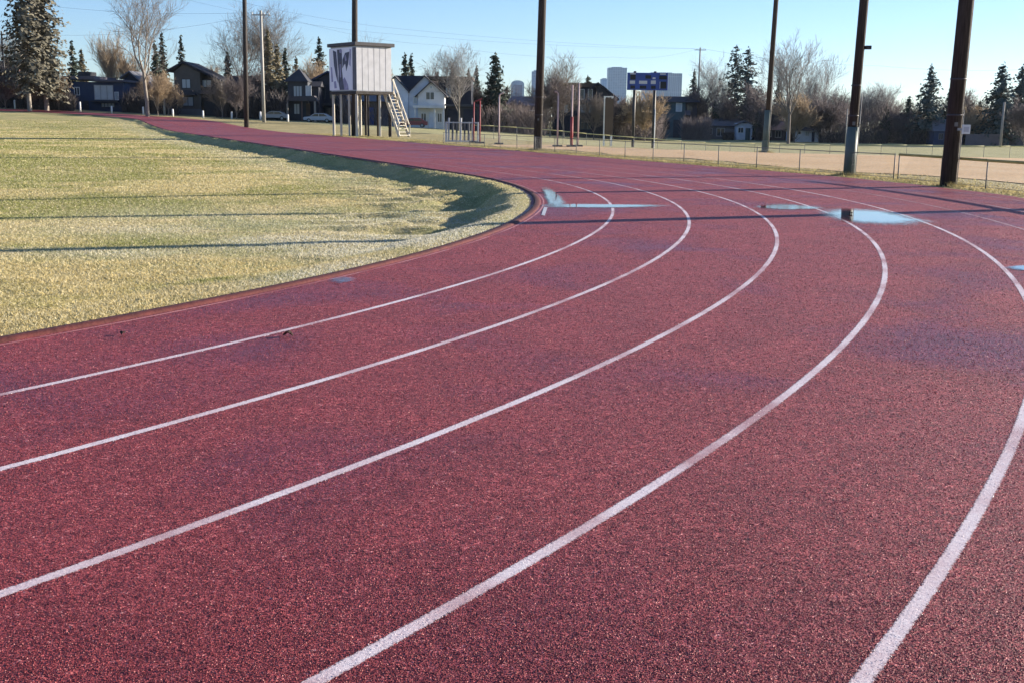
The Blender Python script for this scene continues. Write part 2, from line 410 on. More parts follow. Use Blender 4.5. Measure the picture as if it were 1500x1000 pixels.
def strip(vs, zoff, s_arr=s_list, closed=True, fn=terrain):
    pts = np.array([[sv(s, v) for v in vs] for s in s_arr])
    z = fn(pts[..., 0], pts[..., 1]) + zoff
    V = np.concatenate([pts, z[..., None]], -1).reshape(-1, 3)
    ns, nv = len(s_arr), len(vs)
    i = np.arange(ns if closed else ns - 1)[:, None]; j = np.arange(nv - 1)[None, :]
    a = i * nv + j; b = ((i + 1) % ns) * nv + j
    Fc = np.stack([a, a + 1, b + 1, b], -1).reshape(-1, 4)
    return V, Fc[:, ::-1]
V, Fc = strip(v_all, 0.0)
under = (np.tile(v_all, len(s_list)) > -.2) & (np.tile(v_all, len(s_list)) < 10.2)
V[under, 2] -= .03
g = np_mesh('ground', V, Fc, MT['infield'], smooth=True); tag(g, kind='structure')
g.data.materials.append(MT['outer']); g.data.materials.append(MT['field'])
nv = len(v_all); fidx = np.tile(np.arange(nv - 1), len(s_list))
g.data.polygons.foreach_set('material_index', (fidx >= len(v_in)).astype(np.int32) + (fidx >= len(v_in) + 15)); g.data.update()

# the red running track
V, Fc = strip(np.array([-.30, -.22, -.1, 0, 1, 2.5, 4, 5.5, 7, 8.5, 9.6, 10.1, 10.42]), .004, fn=base_z)
# worn outer and inner edges
nvt = 13
for k, amp in ((0, .05), (12, .16)):
    idx = np.arange(k, len(V), nvt)
    off = (vnoise(V[idx, 0], V[idx, 1], 1.7, 5) - .5) * 2 * amp
    u_, v_ = uv(V[idx, 0], V[idx, 1])
    nrm = V[idx, :2] - V[idx - 1 if k else idx + 1, :2]; nrm /= np.linalg.norm(nrm, axis=1)[:, None]
    V[idx, :2] += nrm * off[:, None]; V[idx, 2] -= .01
tag(np_mesh('running_track', V, Fc, MT['track'], smooth=True), kind='structure')
for k in range(0, 9):
    w = .058 if k else .034
    v0 = k * LANE + (0 if k else -.01)
    V, Fc = strip(np.array([v0 - w / 2, v0 - w / 5, v0 + w / 5, v0 + w / 2]), .0056, fn=base_z)
    A4 = np.tile(np.array([.3, .72, .72, .3]), len(s_list))[:, None].repeat(3, 1)
    tag(np_mesh('lane_line', V, Fc, MT['kerb_paint' if k == 0 else 'paint' if k < 6 else 'paint_worn'], attr=A4), kind='structure')

V, Fc = strip(np.array([-.20, -.185, -.17, -.09, -.075, -.06]), .004, fn=base_z)
V[:, 2] += np.tile(np.array([-.02, .014, .022, .022, .014, -.002]), len(s_list))
tag(np_mesh('kerb', V, Fc, mat('kerb_rubber', (.085, .018, .016), .8, .4, 6, .4), smooth=True), kind='structure')
# ball field dirt strip beyond the fence
sd = np.arange(L1 - 24, L1 + 34, .8); rows = []
vd = np.linspace(0, 1, 16)
pts = []
for s in sd:
    ed = 12.2 + 1.5 * vnoise(s, 0, .2, 8); wd_ = 17 * float(ss(L1 + 34, L1 + 5, s)) + 3.5 + 2.0 * vnoise(s, 3, .25, 9)
    pts.append([sv(s, ed + t * wd_) for t in vd])
pts = np.array(pts); z = terrain(pts[..., 0], pts[..., 1]) + .02
V = np.concatenate([pts, z[..., None]], -1).reshape(-1, 3)
i = np.arange(len(sd) - 1)[:, None]; j = np.arange(15)[None]; a = i * 16 + j; b = a + 16
tag(np_mesh('dirt', V, np.stack([b, b + 1, a + 1, a], -1).reshape(-1, 4), MT['dirt'], smooth=True), kind='structure')

# ------------------------------------------------------------------ grass
def blades(name, pts, h, w, colr, seed):
    r = np.random.default_rng(seed); n = len(pts)
    z = terrain(pts[:, 0], pts[:, 1]) - .004
    a = r.uniform(0, 2 * math.pi, n); le = r.normal(0, .8, (n, 2)) * h[:, None]
    dx = np.cos(a) * w / 2; dy = np.sin(a) * w / 2
    b0 = np.stack([pts[:, 0] - dx, pts[:, 1] - dy, z], -1); b1 = np.stack([pts[:, 0] + dx, pts[:, 1] + dy, z], -1)
    t = np.stack([pts[:, 0] + le[:, 0], pts[:, 1] + le[:, 1], z + h], -1)
    V = np.stack([b0, b1, t], 1).reshape(-1, 3)
    return np_mesh(name, V, np.arange(3 * n).reshape(-1, 3), MT['blade'], attr=np.repeat(colr, 3, 0))

def turf_colour(x, y, r):
    n = len(x)
    a = vnoise(x, y, .28, 11) * .55 + vnoise(x, y, .9, 12) * .3 + vnoise(x, y, 3.1, 13) * .15
    green = np.array([.26, .265, .085]); tan = np.array([.53, .425, .195]); straw = np.array([.62, .54, .33])
    t = ss(.34, .62, a - .07 * ss(20, 40, y))[:, None]
    c = green * (1 - t) + tan * t
    pick = r.random(n)[:, None] < (.16 + .25 * t); c = np.where(pick, straw, c)
    # frost lying by the shaded bank and in a pale patch on the flat
    u, v = uv(x, y)
    fr = np.exp(-((v + 2.6) / 1.2) ** 2) * ss(13, 17, y) * .35
    fr = np.maximum(fr, ss(.42, .70, vnoise(x, y, .35, 14)) * ss(12.5, 14, y) * (1 - ss(18, 24, y)) * ss(-9, -3, x) * .8)
    fr = np.maximum(fr, (.25 + .5 * vnoise(x, y, .6, 15)) * ss(14.5, 17.5, y) * (1 - ss(20, 27, y)) * ss(-10, -4, x))
    fr = np.maximum(fr, np.exp(-((v + .35) / .35) ** 2) * ss(9.2, 11, y) * (1 - ss(11.5, 13.5, y)) * .75)
    fr = np.maximum(fr, ss(0, 1.5, -v) * (1 - ss(1.5, 3, -v)) * ss(17, 24, y) * .2)
    fr = (fr * (.35 + .8 * r.random(n)))[:, None].clip(0, 1)
    c = c * (1 - fr) + np.array([.60, .60, .55]) * fr
    return c * r.uniform(.82, 1.18, n)[:, None]

def sample_infield(n, y0, y1, dens_pow, r):
    out = []
    k = 0
    while k < n:
        m = 200000
        t = r.random(m); yy = y0 * (y1 / y0) ** t          # log spacing: even in the picture
        xx = -r.random(m) * (.50 * yy + .5) + .04 * yy
        u, v = uv(xx, yy); ok = (v < -.24) & (u < LST)
        q = np.stack([xx[ok], yy[ok]], -1); out.append(q); k += len(q)
    return np.concatenate(out)[:n]
r_ = np.random.default_rng(3)
pt = sample_infield(300000, 6.5, 190, 1, r_)
dist = np.hypot(pt[:, 0], pt[:, 1])
hh = r_.uniform(.009, .024, len(pt)) * (1 + np.minimum(dist, 60) / 40)
u_, v_ = uv(pt[:, 0], pt[:, 1])
hh *= 1 - .45 * np.exp(-((v_ + .7) / .9) ** 2) * ss(15, 19, pt[:, 1])
ww = .004 + .0009 * dist * r_.uniform(.6, 1.2, len(pt))
tag(blades('grass', pt, hh, ww, turf_colour(pt[:, 0], pt[:, 1], r_), 5),
    'short frosty green and straw grass on the infield inside the track bend', 'grass', kind='stuff')
# dry fringe outside the track
m_ = 60000
s_ = r_.uniform(L1 - 26, L1 + 75, m_); v_ = 10.35 + np.abs(r_.normal(0, 1.1, m_))
pt = np.array([sv(a, b) for a, b in zip(s_, v_)])
dist = np.hypot(pt[:, 0], pt[:, 1])
a_ = vnoise(pt[:, 0], pt[:, 1], .8, 21)[:, None]
cc = np.array([.30, .27, .11]) * (1 - a_) + np.array([.50, .40, .21]) * a_
tag(blades('grass', pt, r_.uniform(.02, .06, m_), .008 + .0010 * dist, cc * r_.uniform(.7, 1.25, m_)[:, None], 6),
    'dry yellow grass fringe along the outer edge of the track', 'grass', kind='stuff')

# ------------------------------------------------------------------ puddles
PUDDLES = []
def puddle(outline, label, cat='puddle', name='puddle', z=.0115, wmul=1.):
    """outline: photo pixels of the water's edge, unprojected on the flat track"""
    w = []
    for x, y in outline:
        d = FW * F_PX + RT * (x - 750) - UP * (y - 500); t = -CAM_H / d[2]; w.append((d[0] * t, d[1] * t))
    w = np.array(w); c = w.mean(0)
    if wmul == 1.: PUDDLES.append(w)
    # densify outline
    for _ in range(2): w = np.concatenate([np.stack([w * .75 + np.roll(w, -1, 0) * .25, w * .25 + np.roll(w, -1, 0) * .75], 1)]).reshape(-1, 2)
    k = len(w); fine = []
    for i in range(k):
        for t in np.linspace(0, 1, 4, endpoint=False): fine.append(w[i] * (1 - t) + w[(i + 1) % k] * t)
    fine = np.array(fine); fine = c + (fine - c) * (1 + (vnoise(fine[:, 0], fine[:, 1], 2.5, 31)[:, None] - .5) * .25)
    n = len(fine); rings = [0, .3, .55, .8, 1.12, 1.7]; wt = [1, 1, .95, .78, .42, .0]
    V = []; A = []
    for rr, ww_ in zip(rings[1:], wt[1:]):
        for p in fine: V.append((*(c + (p - c) * rr), z)); A.append((ww_ * wmul,) * 3)
    V.append((*c, z)); A.append((wmul,) * 3); ci = len(V) - 1
    Fq = []
    for q in range(len(rings) - 2):
        for i in range(n): Fq.append((q * n + i, q * n + (i + 1) % n, (q + 1) * n + (i + 1) % n, (q + 1) * n + i))
    me = bpy.data.meshes.new(name)
    Ft = [(ci, i, (i + 1) % n) for i in range(n)]
    V = np.array(V) - np.array([c[0], c[1], 0])
    me.from_pydata([tuple(v) for v in V], [], Fq + Ft); me.update()
    at = me.color_attributes.new('tint', 'FLOAT_COLOR', 'POINT')
    for i, a in enumerate(A): at.data[i].color = (*a, 1)
    import bmesh
    bm = bmesh.new(); bm.from_mesh(me); bmesh.ops.recalc_face_normals(bm, faces=bm.faces)
    if sum(f.normal.z for f in bm.faces) < 0: bmesh.ops.reverse_faces(bm, faces=bm.faces)
    bm.to_mesh(me); bm.free()
    me.materials.append(MT['water'])
    o = link(bpy.data.objects.new(name, me)); o.location = (c[0], c[1], 0)
    o['kind'] = 'structure'
    return o
puddle([(1215, 311), (1240, 309), (1290, 311), (1330, 319), (1345, 325), (1300, 328), (1255, 326), (1225, 319)], '')
puddle([(1113, 303), (1140, 300), (1190, 303), (1200, 307), (1160, 308), (1125, 306)], '')
puddle([(797, 277), (810, 281), (821, 290), (826, 298), (820, 304), (807, 302), (801, 290)], '', z=.0135)
puddle([(806, 300), (860, 300.5), (930, 301), (965, 302.5), (930, 304.5), (860, 305), (806, 305)], '')
puddle([(1478, 393), (1500, 390), (1530, 392), (1535, 396), (1500, 398)], '')
puddle([(478, 412), (500, 406), (526, 408), (512, 416), (488, 417)], '', wmul=.5)

# loose crumb-rubber granules standing proud of the surface, thickest near the viewer's lane
def granules(n, seed):
    r = np.random.default_rng(seed)
    u = r.random(n); r0, r1 = 2.2, 46.0
    d = 1 / (u * (1 / r0 - 1 / r1) + 1 / r1); a = r.uniform(R(-33), R(33), n)
    x, y = d * np.sin(a), d * np.cos(a); _, v = uv(x, y)
    ok = (v > -.03) & (v < 10.3)
    for w in PUDDLES:
        inside = np.zeros(n, bool); k = len(w)
        for i in range(k):
            (xa, ya), (xb, yb) = w[i], w[(i + 1) % k]
            cr_ = ((ya > y) != (yb > y)) & (x < (xb - xa) * (y - ya) / (yb - ya + 1e-12) + xa); inside ^= cr_
        ok &= ~inside
    x, y, v, d = x[ok], y[ok], v[ok], d[ok]; n = len(x)
    rad = .0029 * r.uniform(.6, 1.35, n) * np.maximum(1, d / 4.2) ** .6; h = rad * r.uniform(.4, 1.2, n)
    z = base_z(x, y) + .0035
    t0 = r.uniform(0, 2 * math.pi, n)
    V = np.empty((n, 4, 3))
    for k in range(3):
        V[:, k, 0] = x + rad * np.cos(t0 + 2.0944 * k); V[:, k, 1] = y + rad * np.sin(t0 + 2.0944 * k); V[:, k, 2] = z
    V[:, 3, 0] = x + r.normal(0, .4, n) * rad; V[:, 3, 1] = y + r.normal(0, .4, n) * rad; V[:, 3, 2] = z + h
    tone = r.random(n)[:, None]
    c = np.where(tone < .35, np.array([[.175, .021, .026]]), np.where(tone < .80, np.array([[.235, .030, .036]]), np.where(tone < .93, np.array([[.34, .070, .070]]), np.array([[.54, .20, .18]]))))
    kf = v / LANE; near = np.abs(kf - np.round(kf)) * LANE; ki = np.round(kf).astype(int)
    on = (near < .026 + r.normal(0, .003, n)) & (ki >= 1) & (ki <= 8)
    wear = np.where(ki >= 6, .55 + .3 * ss(14, 28, y), .85 * ss(21, 40, y))
    on &= r.random(n) > wear + .06
    c = np.where(on[:, None], np.array([[.70, .62, .63]]) * r.uniform(.8, 1.1, n)[:, None], c)
    onk = (np.abs(v + .01) < .018); c = np.where(onk[:, None], np.array([[.45, .17, .16]]), c)
    b4 = (np.arange(n) * 4)[:, None]
    Fc = np.concatenate([b4 + np.array([[0, 1, 3]]), b4 + np.array([[1, 2, 3]]), b4 + np.array([[2, 0, 3]])], 1).reshape(-1, 3)
    return np_mesh('rubber_granules', V.reshape(-1, 3), Fc, MT['granule'], attr=np.repeat(c, 4, 0))
tag(granules(640000, 9), 'red rubber crumb texture of the running track surface', 'granules', kind='stuff')

# small debris on the track
def ground_pt(x, y):
    d = FW * F_PX + RT * (x - 750) - UP * (y - 500); t = -CAM_H / d[2]; return float(d[0] * t), float(d[1] * t)
def leaf(x, y, size, label, seed):
    r = random.Random(seed); gx, gy = ground_pt(x, y)
    m = MB(); vs = []; k = 9
    ang = r.uniform(0, 6.28); top = []; bot = []
    for i in range(k):
        t = i / (k - 1); wdt = math.sin(math.pi * min(t * 1.02, 1)) * .32 * size * (1 + .25 * math.sin(t * 19))
        zc = .012 + size * .28 * math.sin(math.pi * t) * r.uniform(.7, 1.2)
        for sd_ in (-1, 0, 1):
            lx = (t - .5) * size; ly = sd_ * wdt
            zz = zc + (abs(sd_) * size * .18)
            vs.append((gx + lx * math.cos(ang) - ly * math.sin(ang), gy + lx * math.sin(ang) + ly * math.cos(ang), zz))
    fs = []
    for i in range(k - 1):
        for j in range(2): fs.append((i * 3 + j, i * 3 + j + 1, i * 3 + j + 4, i * 3 + j + 3))
    m.add(vs, fs)
    o = m.build('dead_leaf', MT['leaf'], origin=(gx, gy, .012), smooth=True)
    so = o.modifiers.new('thick', 'SOLIDIFY'); so.thickness = .004
    tag(o, label, 'leaf')
leaf(1246, 315, .09, 'dark curled leaf sitting in the big bright puddle by the fourth lane line', 1)
leaf(422, 494, .07, 'small dark leaf on the red track just below the innermost white lane line', 2)
leaf(180, 492, .05, 'tiny dark leaf in the inside lane near the grass', 4)
# short white mark by the inner kerb
w0 = [ground_pt(*q) for q in ((797, 304), (802, 305), (798, 317), (793, 316))]
me = MB(); me.add([(x, y, .0095) for x, y in w0], [(0, 1, 2, 3)]); tag(me.build('lane_mark', MT['siding_lav']), kind='structure')

# ------------------------------------------------------------------ wooden light poles
def light_pole(name, x, y, Y, d0, d1, h, label, mat_, lean=1.0, sleeve=None, extra=None, xy=None):
    X = PX(x, Y) if xy is None else xy[0]
    if xy is not None: Y = xy[1]
    z0 = T(X, Y) - .05
    root = empty(name, (X, Y, z0), label, 'light pole', 'tall wooden floodlight poles around the track')
    top = Vector((X + math.tan(R(lean)) * h, Y, z0 + h))
    MB().tube((X, Y, z0), top, d0 / 2, d1 / 2, 20).build('shaft', mat_, root, smooth=True)
    if sleeve:
        t = sleeve / h
        c = Vector((X, Y, z0)).lerp(top, t)
        MB().tube((X, Y, z0 + .01), c, d0 / 2 + .03, d0 / 2 * (1 - t) + d1 / 2 * t + .03, 20).build('sleeve', MT['green_sleeve'], root, smooth=True)
    return root, top
lp = light_pole
r1, _ = lp('light_pole', 361, 184, 136, .55, .46, 20, 'dark brown wooden light pole with sunlit right side, left of the press box', MT['wood_dark'])
r2, _ = lp('light_pole', 519, 200, 93, .50, .42, 18, 'wooden light pole rising through the raised press box', MT['wood_dark'])
r3, _ = lp('light_pole', 788, 221, 56.5, .41, .33, 17, 'dark wooden light pole at the fence in the middle, beside the two blue towers', MT['wood_dark'])
r4, _ = lp('light_pole', 1122.5, 227, 62, .28, .22, 17, 'slim light pole with pale conduit and grey green cabinet at its foot', MT['wood_dark'], 1.2, sleeve=2.3)
r5, _ = lp('light_pole', 1248, 258, 33.3, .27, .22, 15, 'light pole with grey green lower sleeve and a small lamp halfway up', MT['wood_dark'], 1.2, sleeve=1.45)
r6, _ = lp('light_pole', 1395.5, 275, 28, .375, .31, 15, 'thickest dark wooden light pole at the right with a small white sign', MT['wood_dark'], 1.0)
r7, _ = lp('light_pole', 0, 0, 21.5, .42, .33, 15, 'wooden light pole beside the track outside the picture, seen by its long shadow', MT['wood_dark'], xy=(11.6, 21.55))
def conduit(root, dx, h, r=.03, m='pale_pole', lean=1.0):
    b = root.location
    MB().tube((b.x + dx, b.y - .12, b.z + .02), (b.x + dx + math.tan(R(lean)) * h, b.y - .12, b.z + h), r, r, 8).build('conduit', MT[m], root, smooth=True)
conduit(r4, .145, 4.2, .02); conduit(r5, .155, 2.4, .012); conduit(r6, .17, 1.9, .010)
b = r4.location; MB().box(b.x - .24, b.x + .02, b.y - .48, b.y - .2, b.z + .03, b.z + .70).build('cabinet', MT['green_sleeve'], r4, bevel=.02)
b = r5.location
hz = PZ(1271, 70, 33.2); m = MB(); m.tube((b.x + .1, b.y - .06, hz), (b.x + .24, b.y - .08, hz + .02), .02, .02, 8); m.box(b.x + .2, b.x + .36, b.y - .16, b.y, hz - .05, hz + .05)
m.build('lamp', MT['dark_metal'], r5)
b = r6.location; sx, sz = PX(1417, 27.7), PZ(1417, 190, 27.7)
sg = MB().box(sx - .11, sx + .09, b.y - .28, b.y - .255, sz - .11, sz + .11).build('small_sign', MT['white'], r6, bevel=.006)
MB().box(sx - .07, sx + .05, b.y - .285, b.y - .281, sz - .06, sz + .06).build('sign_face', MT['siding_lav'], sg)
MB().box(sx - .2, sx - .05, b.y - .254, b.y - .19, sz - .03, sz + .03).build('bracket', MT['galv'], r6)

for rt_, d_ in ((r3, .41), (r5, .27), (r6, .375)):
    b = rt_.location
    for hz_ in (1.75, 2.6):
        xx = b.x + math.tan(R(1.0)) * hz_
        MB().tube((xx, b.y, b.z + hz_), (xx, b.y, b.z + hz_ + .04), d_ / 2 + .004, d_ / 2 + .004, 20).build('strap', MT['trim_dark'], rt_, smooth=True)
    MB().box(b.x - .03, b.x + .05, b.y - d_ / 2 - .012, b.y - d_ / 2 + .01, b.z + 1.5, b.z + 1.6).build('tag_plate', MT['post_grey'], rt_)
rw_ = np.random.default_rng(77); pw = []
for rt_ in (r3, r4, r5, r6):
    a = rw_.uniform(0, 6.283, 420); q_ = .20 + np.abs(rw_.normal(0, .16, 420)); pw.append(np.stack([rt_.location.x + q_ * np.cos(a), rt_.location.y + q_ * np.sin(a)], -1))
pw = np.concatenate(pw); _, vv = uv(pw[:, 0], pw[:, 1]); pw = pw[vv > 10.45]
tag(blades('weeds', pw, rw_.uniform(.05, .17, len(pw)), np.full(len(pw), .02), np.array([[.36, .30, .14]]) * rw_.uniform(.6, 1.2, (len(pw), 1)), 8), 'dry weeds growing around the feet of the light poles', 'weeds', kind='stuff')

# ------------------------------------------------------------------ chain link fences
def fence(label, pts, h, rail_m, post_m, spacing, mesh_step, rail_r=.02, post_r=.017, wire_r=.0012, group=None):
    pts = [np.array(p) for p in pts]
    # resample at post spacing
    seg = [np.linalg.norm(pts[i + 1] - pts[i]) for i in range(len(pts) - 1)]; cum = np.concatenate([[0], np.cumsum(seg)])
    n = int(cum[-1] / spacing) + 1
    q = np.stack([np.interp(np.linspace(0, cum[-1], n), cum, [p[k] for p in pts]) for k in (0, 1)], -1)
    zs = [T(a, b) for a, b in q]
    root = empty('chain_link_fence', (q[0][0], q[0][1], zs[0]), label, 'fence')
    for (a, b), z in zip(q, zs):
        m = MB(); m.tube((a, b, z - .05), (a, b, z + h + .02), post_r, post_r, 8); m.build('post', MT[post_m], root, smooth=True)
    rl = MB()
    for i in range(n - 1): rl.tube((*q[i], zs[i] + h), (*q[i + 1], zs[i + 1] + h), rail_r, rail_r, 8)
    rl.build('top_rail', MT[rail_m], root, smooth=True)
    lo = MB()
    for i in range(n - 1):
        for hh_ in (.06,): lo.tube((*q[i], zs[i] + hh_), (*q[i + 1], zs[i + 1] + hh_), .006, .006, 4)
    # diamond mesh wires
    tot = cum[-1]; fs = np.array(np.linspace(0, tot, n))
    def at(d):
        d = min(max(d, 0), tot); x = np.interp(d, fs, q[:, 0]); y = np.interp(d, fs, q[:, 1]); z = np.interp(d, fs, zs); return x, y, z
    V = []; Fq = []
    for d in np.arange(0, tot, mesh_step):
        for sgn in (1, -1):
            run = min(h - .08, tot - d if sgn > 0 else d); fr_ = run / (h - .08)
            if fr_ < .05: continue
            a = at(d); b = at(d + sgn * run)
            p0 = np.array([a[0], a[1], a[2] + .05]); p1 = np.array([b[0], b[1], b[2] + .05 + (h - .07) * fr_])
            dd = p1 - p0; dd /= np.linalg.norm(dd); s1 = np.cross(dd, [0, 0, 1]); s1 /= np.linalg.norm(s1); s2 = np.cross(dd, s1)
            k = len(V)
            for e in (p0, p1):
                for t in (0, 2.094, 4.189): V.append(e + (s1 * math.cos(t) + s2 * math.sin(t)) * wire_r)
            Fq += [(k, k + 1, k + 4, k + 3), (k + 1, k + 2, k + 5, k + 4), (k + 2, k, k + 3, k + 5)]
    lo.build('bottom_wire', MT[post_m], root)
    lo = MB(); lo.add(V, Fq)
    lo.build('wire_mesh', MT['galv'], root)
    return root
edge = [sv(s, 10.95) for s in np.arange(L1 - 3.6, L1 + 36, 1.0)]
fence('low chain link fence with thin grey rail following the outer edge of the track', edge, .68, 'post_grey', 'post_grey', 2.3, .065, rail_r=.012)
edge = [sv(s, 10.95) for s in np.linspace(L1 - 24, L1 - 3.75, 24)]
fence('low chain link fence with olive yellow cap by the two right light poles', edge, .68, 'rail_olive', 'post_grey', 2.0, .065, rail_r=.034)
far_pts = [(PX(x, Y), Y) for x, Y in ((690, 92), (900, 90), (1100, 88), (1300, 86), (1500, 85), (1640, 84))]
fence('far chain link fence with pale yellow rail crossing the ball field', far_pts, 1.05, 'rail_yellow', 'post_grey', 1.85, .12, rail_r=.03)

# ------------------------------------------------------------------ trees
def segs_mesh(name, S, n, mat_, parent):
    """S rows: p0(3) p1(3) r0 r1"""
    S = np.array(S); p0, p1, r0, r1 = S[:, :3], S[:, 3:6], S[:, 6], S[:, 7]
    d = p1 - p0; d /= np.maximum(np.linalg.norm(d, axis=1), 1e-6)[:, None]
    ref = np.where(np.abs(d[:, 2:3]) > .9, np.array([[1., 0, 0]]), np.array([[0, 0, 1.]]))
    a = np.cross(d, ref); a /= np.linalg.norm(a, axis=1)[:, None]; b = np.cross(d, a)
    t = 2 * math.pi * np.arange(n) / n; c, s = np.cos(t)[None, :, None], np.sin(t)[None, :, None]
    off = a[:, None] * c + b[:, None] * s
    V = np.concatenate([p0[:, None] + off * r0[:, None, None], p1[:, None] + off * r1[:, None, None]], 1).reshape(-1, 3)
    k = np.arange(n); base = (np.arange(len(S)) * 2 * n)[:, None]
    Fq = np.stack([base + k, base + (k + 1) % n, base + n + (k + 1) % n, base + n + k], -1).reshape(-1, 4)
    return np_mesh(name, V, Fq, mat_, parent, smooth=n > 3)

def nrm(v): return v / (np.linalg.norm(v) + 1e-9)

def bare_segments(H, spread, seed, fork=.28, rise=.35, tr=.018, kids=(3, 3, 3, 4), twig=.014, levels=4, limbs=6, shape='vase'):
    r = np.random.default_rng(seed); big, small = [], []
    def grow(p, d, Ln, rad, lev):
        n = 3 if lev < 3 else 2
        if lev == levels: n = 1
        step = Ln / n; rr = rad
        for i in range(n):
            d = nrm(d + r.normal(0, .13, 3) + np.array([0, 0, rise * .28]))
            q = p + d * step; r2 = max(rr * (.78 if lev else .85), twig * .5)
            (big if lev < 2 else small).append((*p, *q, rr, r2))
            if lev < levels:
                kk = kids[min(lev, len(kids) - 1)]
                for _ in range(kk if i > 0 or lev > 1 else max(1, kk - 2)):
                    ax = nrm(r.normal(0, 1, 3)); side = nrm(np.cross(d, ax))
                    dd = nrm(d * r.uniform(.55, .95) + side * r.uniform(.45, .85) + np.array([0, 0, rise * .4]))
                    grow(q - d * step * r.uniform(0, .6), dd, Ln * r.uniform(.42, .66), max(rr * .5, twig), lev + 1)
            p, rr = q, r2
    # trunk
    p = np.zeros(3); d = np.array([r.normal(0, .03), r.normal(0, .03), 1.]); n = 3; rad = H * tr
    for i in range(n):
        q = p + nrm(d + r.normal(0, .04, 3)) * H * fork / n
        big.append((*p, *q, rad, rad * .88)); rad *= .88; p = q
    for k in range(limbs):
        t = 2 * math.pi * (k + r.uniform(-.3, .3)) / limbs
        out = spread * r.uniform(.5, 1.1) / H
        if k == 0: out *= .15
        dd = nrm(np.array([math.cos(t) * out, math.sin(t) * out, r.uniform(.55, .9)]))
        grow(p - np.array([0, 0, H * fork * r.uniform(0, .35)]), dd, H * (1 - fork) * r.uniform(.55, .72), rad * r.uniform(.45, .7), 1)
    return big, small

PROTO = {}
def bare_tree(x, y_top, Y, label, spread=.42, seed=1, kind='twig_grey', bark='bark', levels=4, limbs=6, rise=.35, fork=.28, twig=.014, tr=.016, kids=(3, 3, 3, 4), group=None, name='bare_tree', H=None, z_sink=0):
    X = PX(x, Y); z0 = T(X, Y) - .1 - z_sink
    H = H or PZ(x, y_top, Y) - z0
    root = empty(name, (X, Y, z0), label, 'tree', group)
    bg, sm = bare_segments(H * .93, H * spread, seed, fork, rise, tr, kids, twig, levels, limbs)
    segs_mesh('trunk', bg, 6, MT[bark], root); segs_mesh('crown', sm, 3, MT[kind], root)
    return root

def spruce_mesh(H, Rm, seed, dens=1., low=.1, droop=.35, power=.85):
    r = np.random.default_rng(seed); V = []; Fq = []; B = [(0, 0, 0, 0, 0, H * .98, H * .014 + .05, .02)]
    z = H * low
    while z < H * .985:
        t = (z - H * low) / (H * (1 - low))
        Lm = Rm * (1 - t) ** power * (.9 if t > .08 else .65) + .12
        nb = max(3, int((5 + 5 * (1 - t)) * dens))
        for k in range(nb):
            L = Lm * r.uniform(.55, 1.12); a = r.uniform(0, 2 * math.pi); ca, sa = math.cos(a), math.sin(a)
            zb = z + r.uniform(-.3, .3)
            drop = droop * L * r.uniform(.5, 1.2)
            ends = []
            ns = max(3, int(L / .42))
            for i in range(ns):
                f = (i + .6) / ns; rr = L * f; zz = zb - drop * (f ** 1.3) + (.25 * drop if f > .85 else 0)
                cw = (.42 + .5 * (1 - f)) * r.uniform(.7, 1.3) * min(1, .5 + L / 3); hg = r.uniform(.25, .6) * min(1, .45 + L / 4)
                for q in range(2):
                    off = r.normal(0, .22, 3) * min(1, L / 2)
                    c = np.array([ca * rr, sa * rr, zz]) + off
                    w1 = np.array([-sa, ca, r.normal(0, .35)]) * cw * .5; w2 = np.array([ca * .55, sa * .55, -r.uniform(.3, 1.0)]) * hg
                    if q: w1 = w1 + np.array([ca, sa, 0]) * cw * .4
                    n = len(V); V += [c - w1, c + w1, c + w1 * .45 + w2, c - w1 * .5 + w2 * r.uniform(.6, 1.1)]; Fq.append((n, n + 1, n + 2, n + 3))
            B.append((0, 0, zb, ca * L * .9, sa * L * .9, zb - drop * .85, .03 + .012 * L, .01))
        z += (.34 + .30 * (1 - t)) * (H / 14) ** .5
    # leader
    for k in range(14):
        c = np.array([r.normal(0, .1), r.normal(0, .1), H * (1 - .012 * k)]); w = np.array([r.normal(0, .16), r.normal(0, .16), 0]); n = len(V)
        V += [c - w, c + w, c + w * .2 + np.array([0, 0, .35]), c - w * .2 + np.array([0, 0, .3])]; Fq.append((n, n + 1, n + 2, n + 3))
    return np.array(V), np.array(Fq), B

def spruce(x, y_top, Y, hw_px, label, seed, kind='needle', bark='bark', dens=1., low=.1, droop=.35, power=.85, group=None, H=None):
    X = PX(x, Y); z0 = T(X, Y) - .1
    H = H or PZ(x, y_top, Y) - z0; Rm = (hw_px * 1.3 + 5.5) * Y / F_PX
    root = empty('spruce_tree', (X, Y, z0), label, 'tree', group)
    V, Fq, B = spruce_mesh(H, Rm, seed, dens, low, droop, power)
    segs_mesh('trunk', B, 5, MT[bark], root); np_mesh('crown', V, Fq, MT[kind], root)
    return root

def copy_thing(root, x, Y, label, sc, rz, group=None):
    X = PX(x, Y)
    o = root.copy(); col.objects.link(o); o.location = (X, Y, T(X, Y) - .1); o.scale = (sc, sc, sc); o.rotation_euler.z = rz
    o['label'] = label
    for ch in root.children:
        c = ch.copy(); col.objects.link(c); c.parent = o
    return o

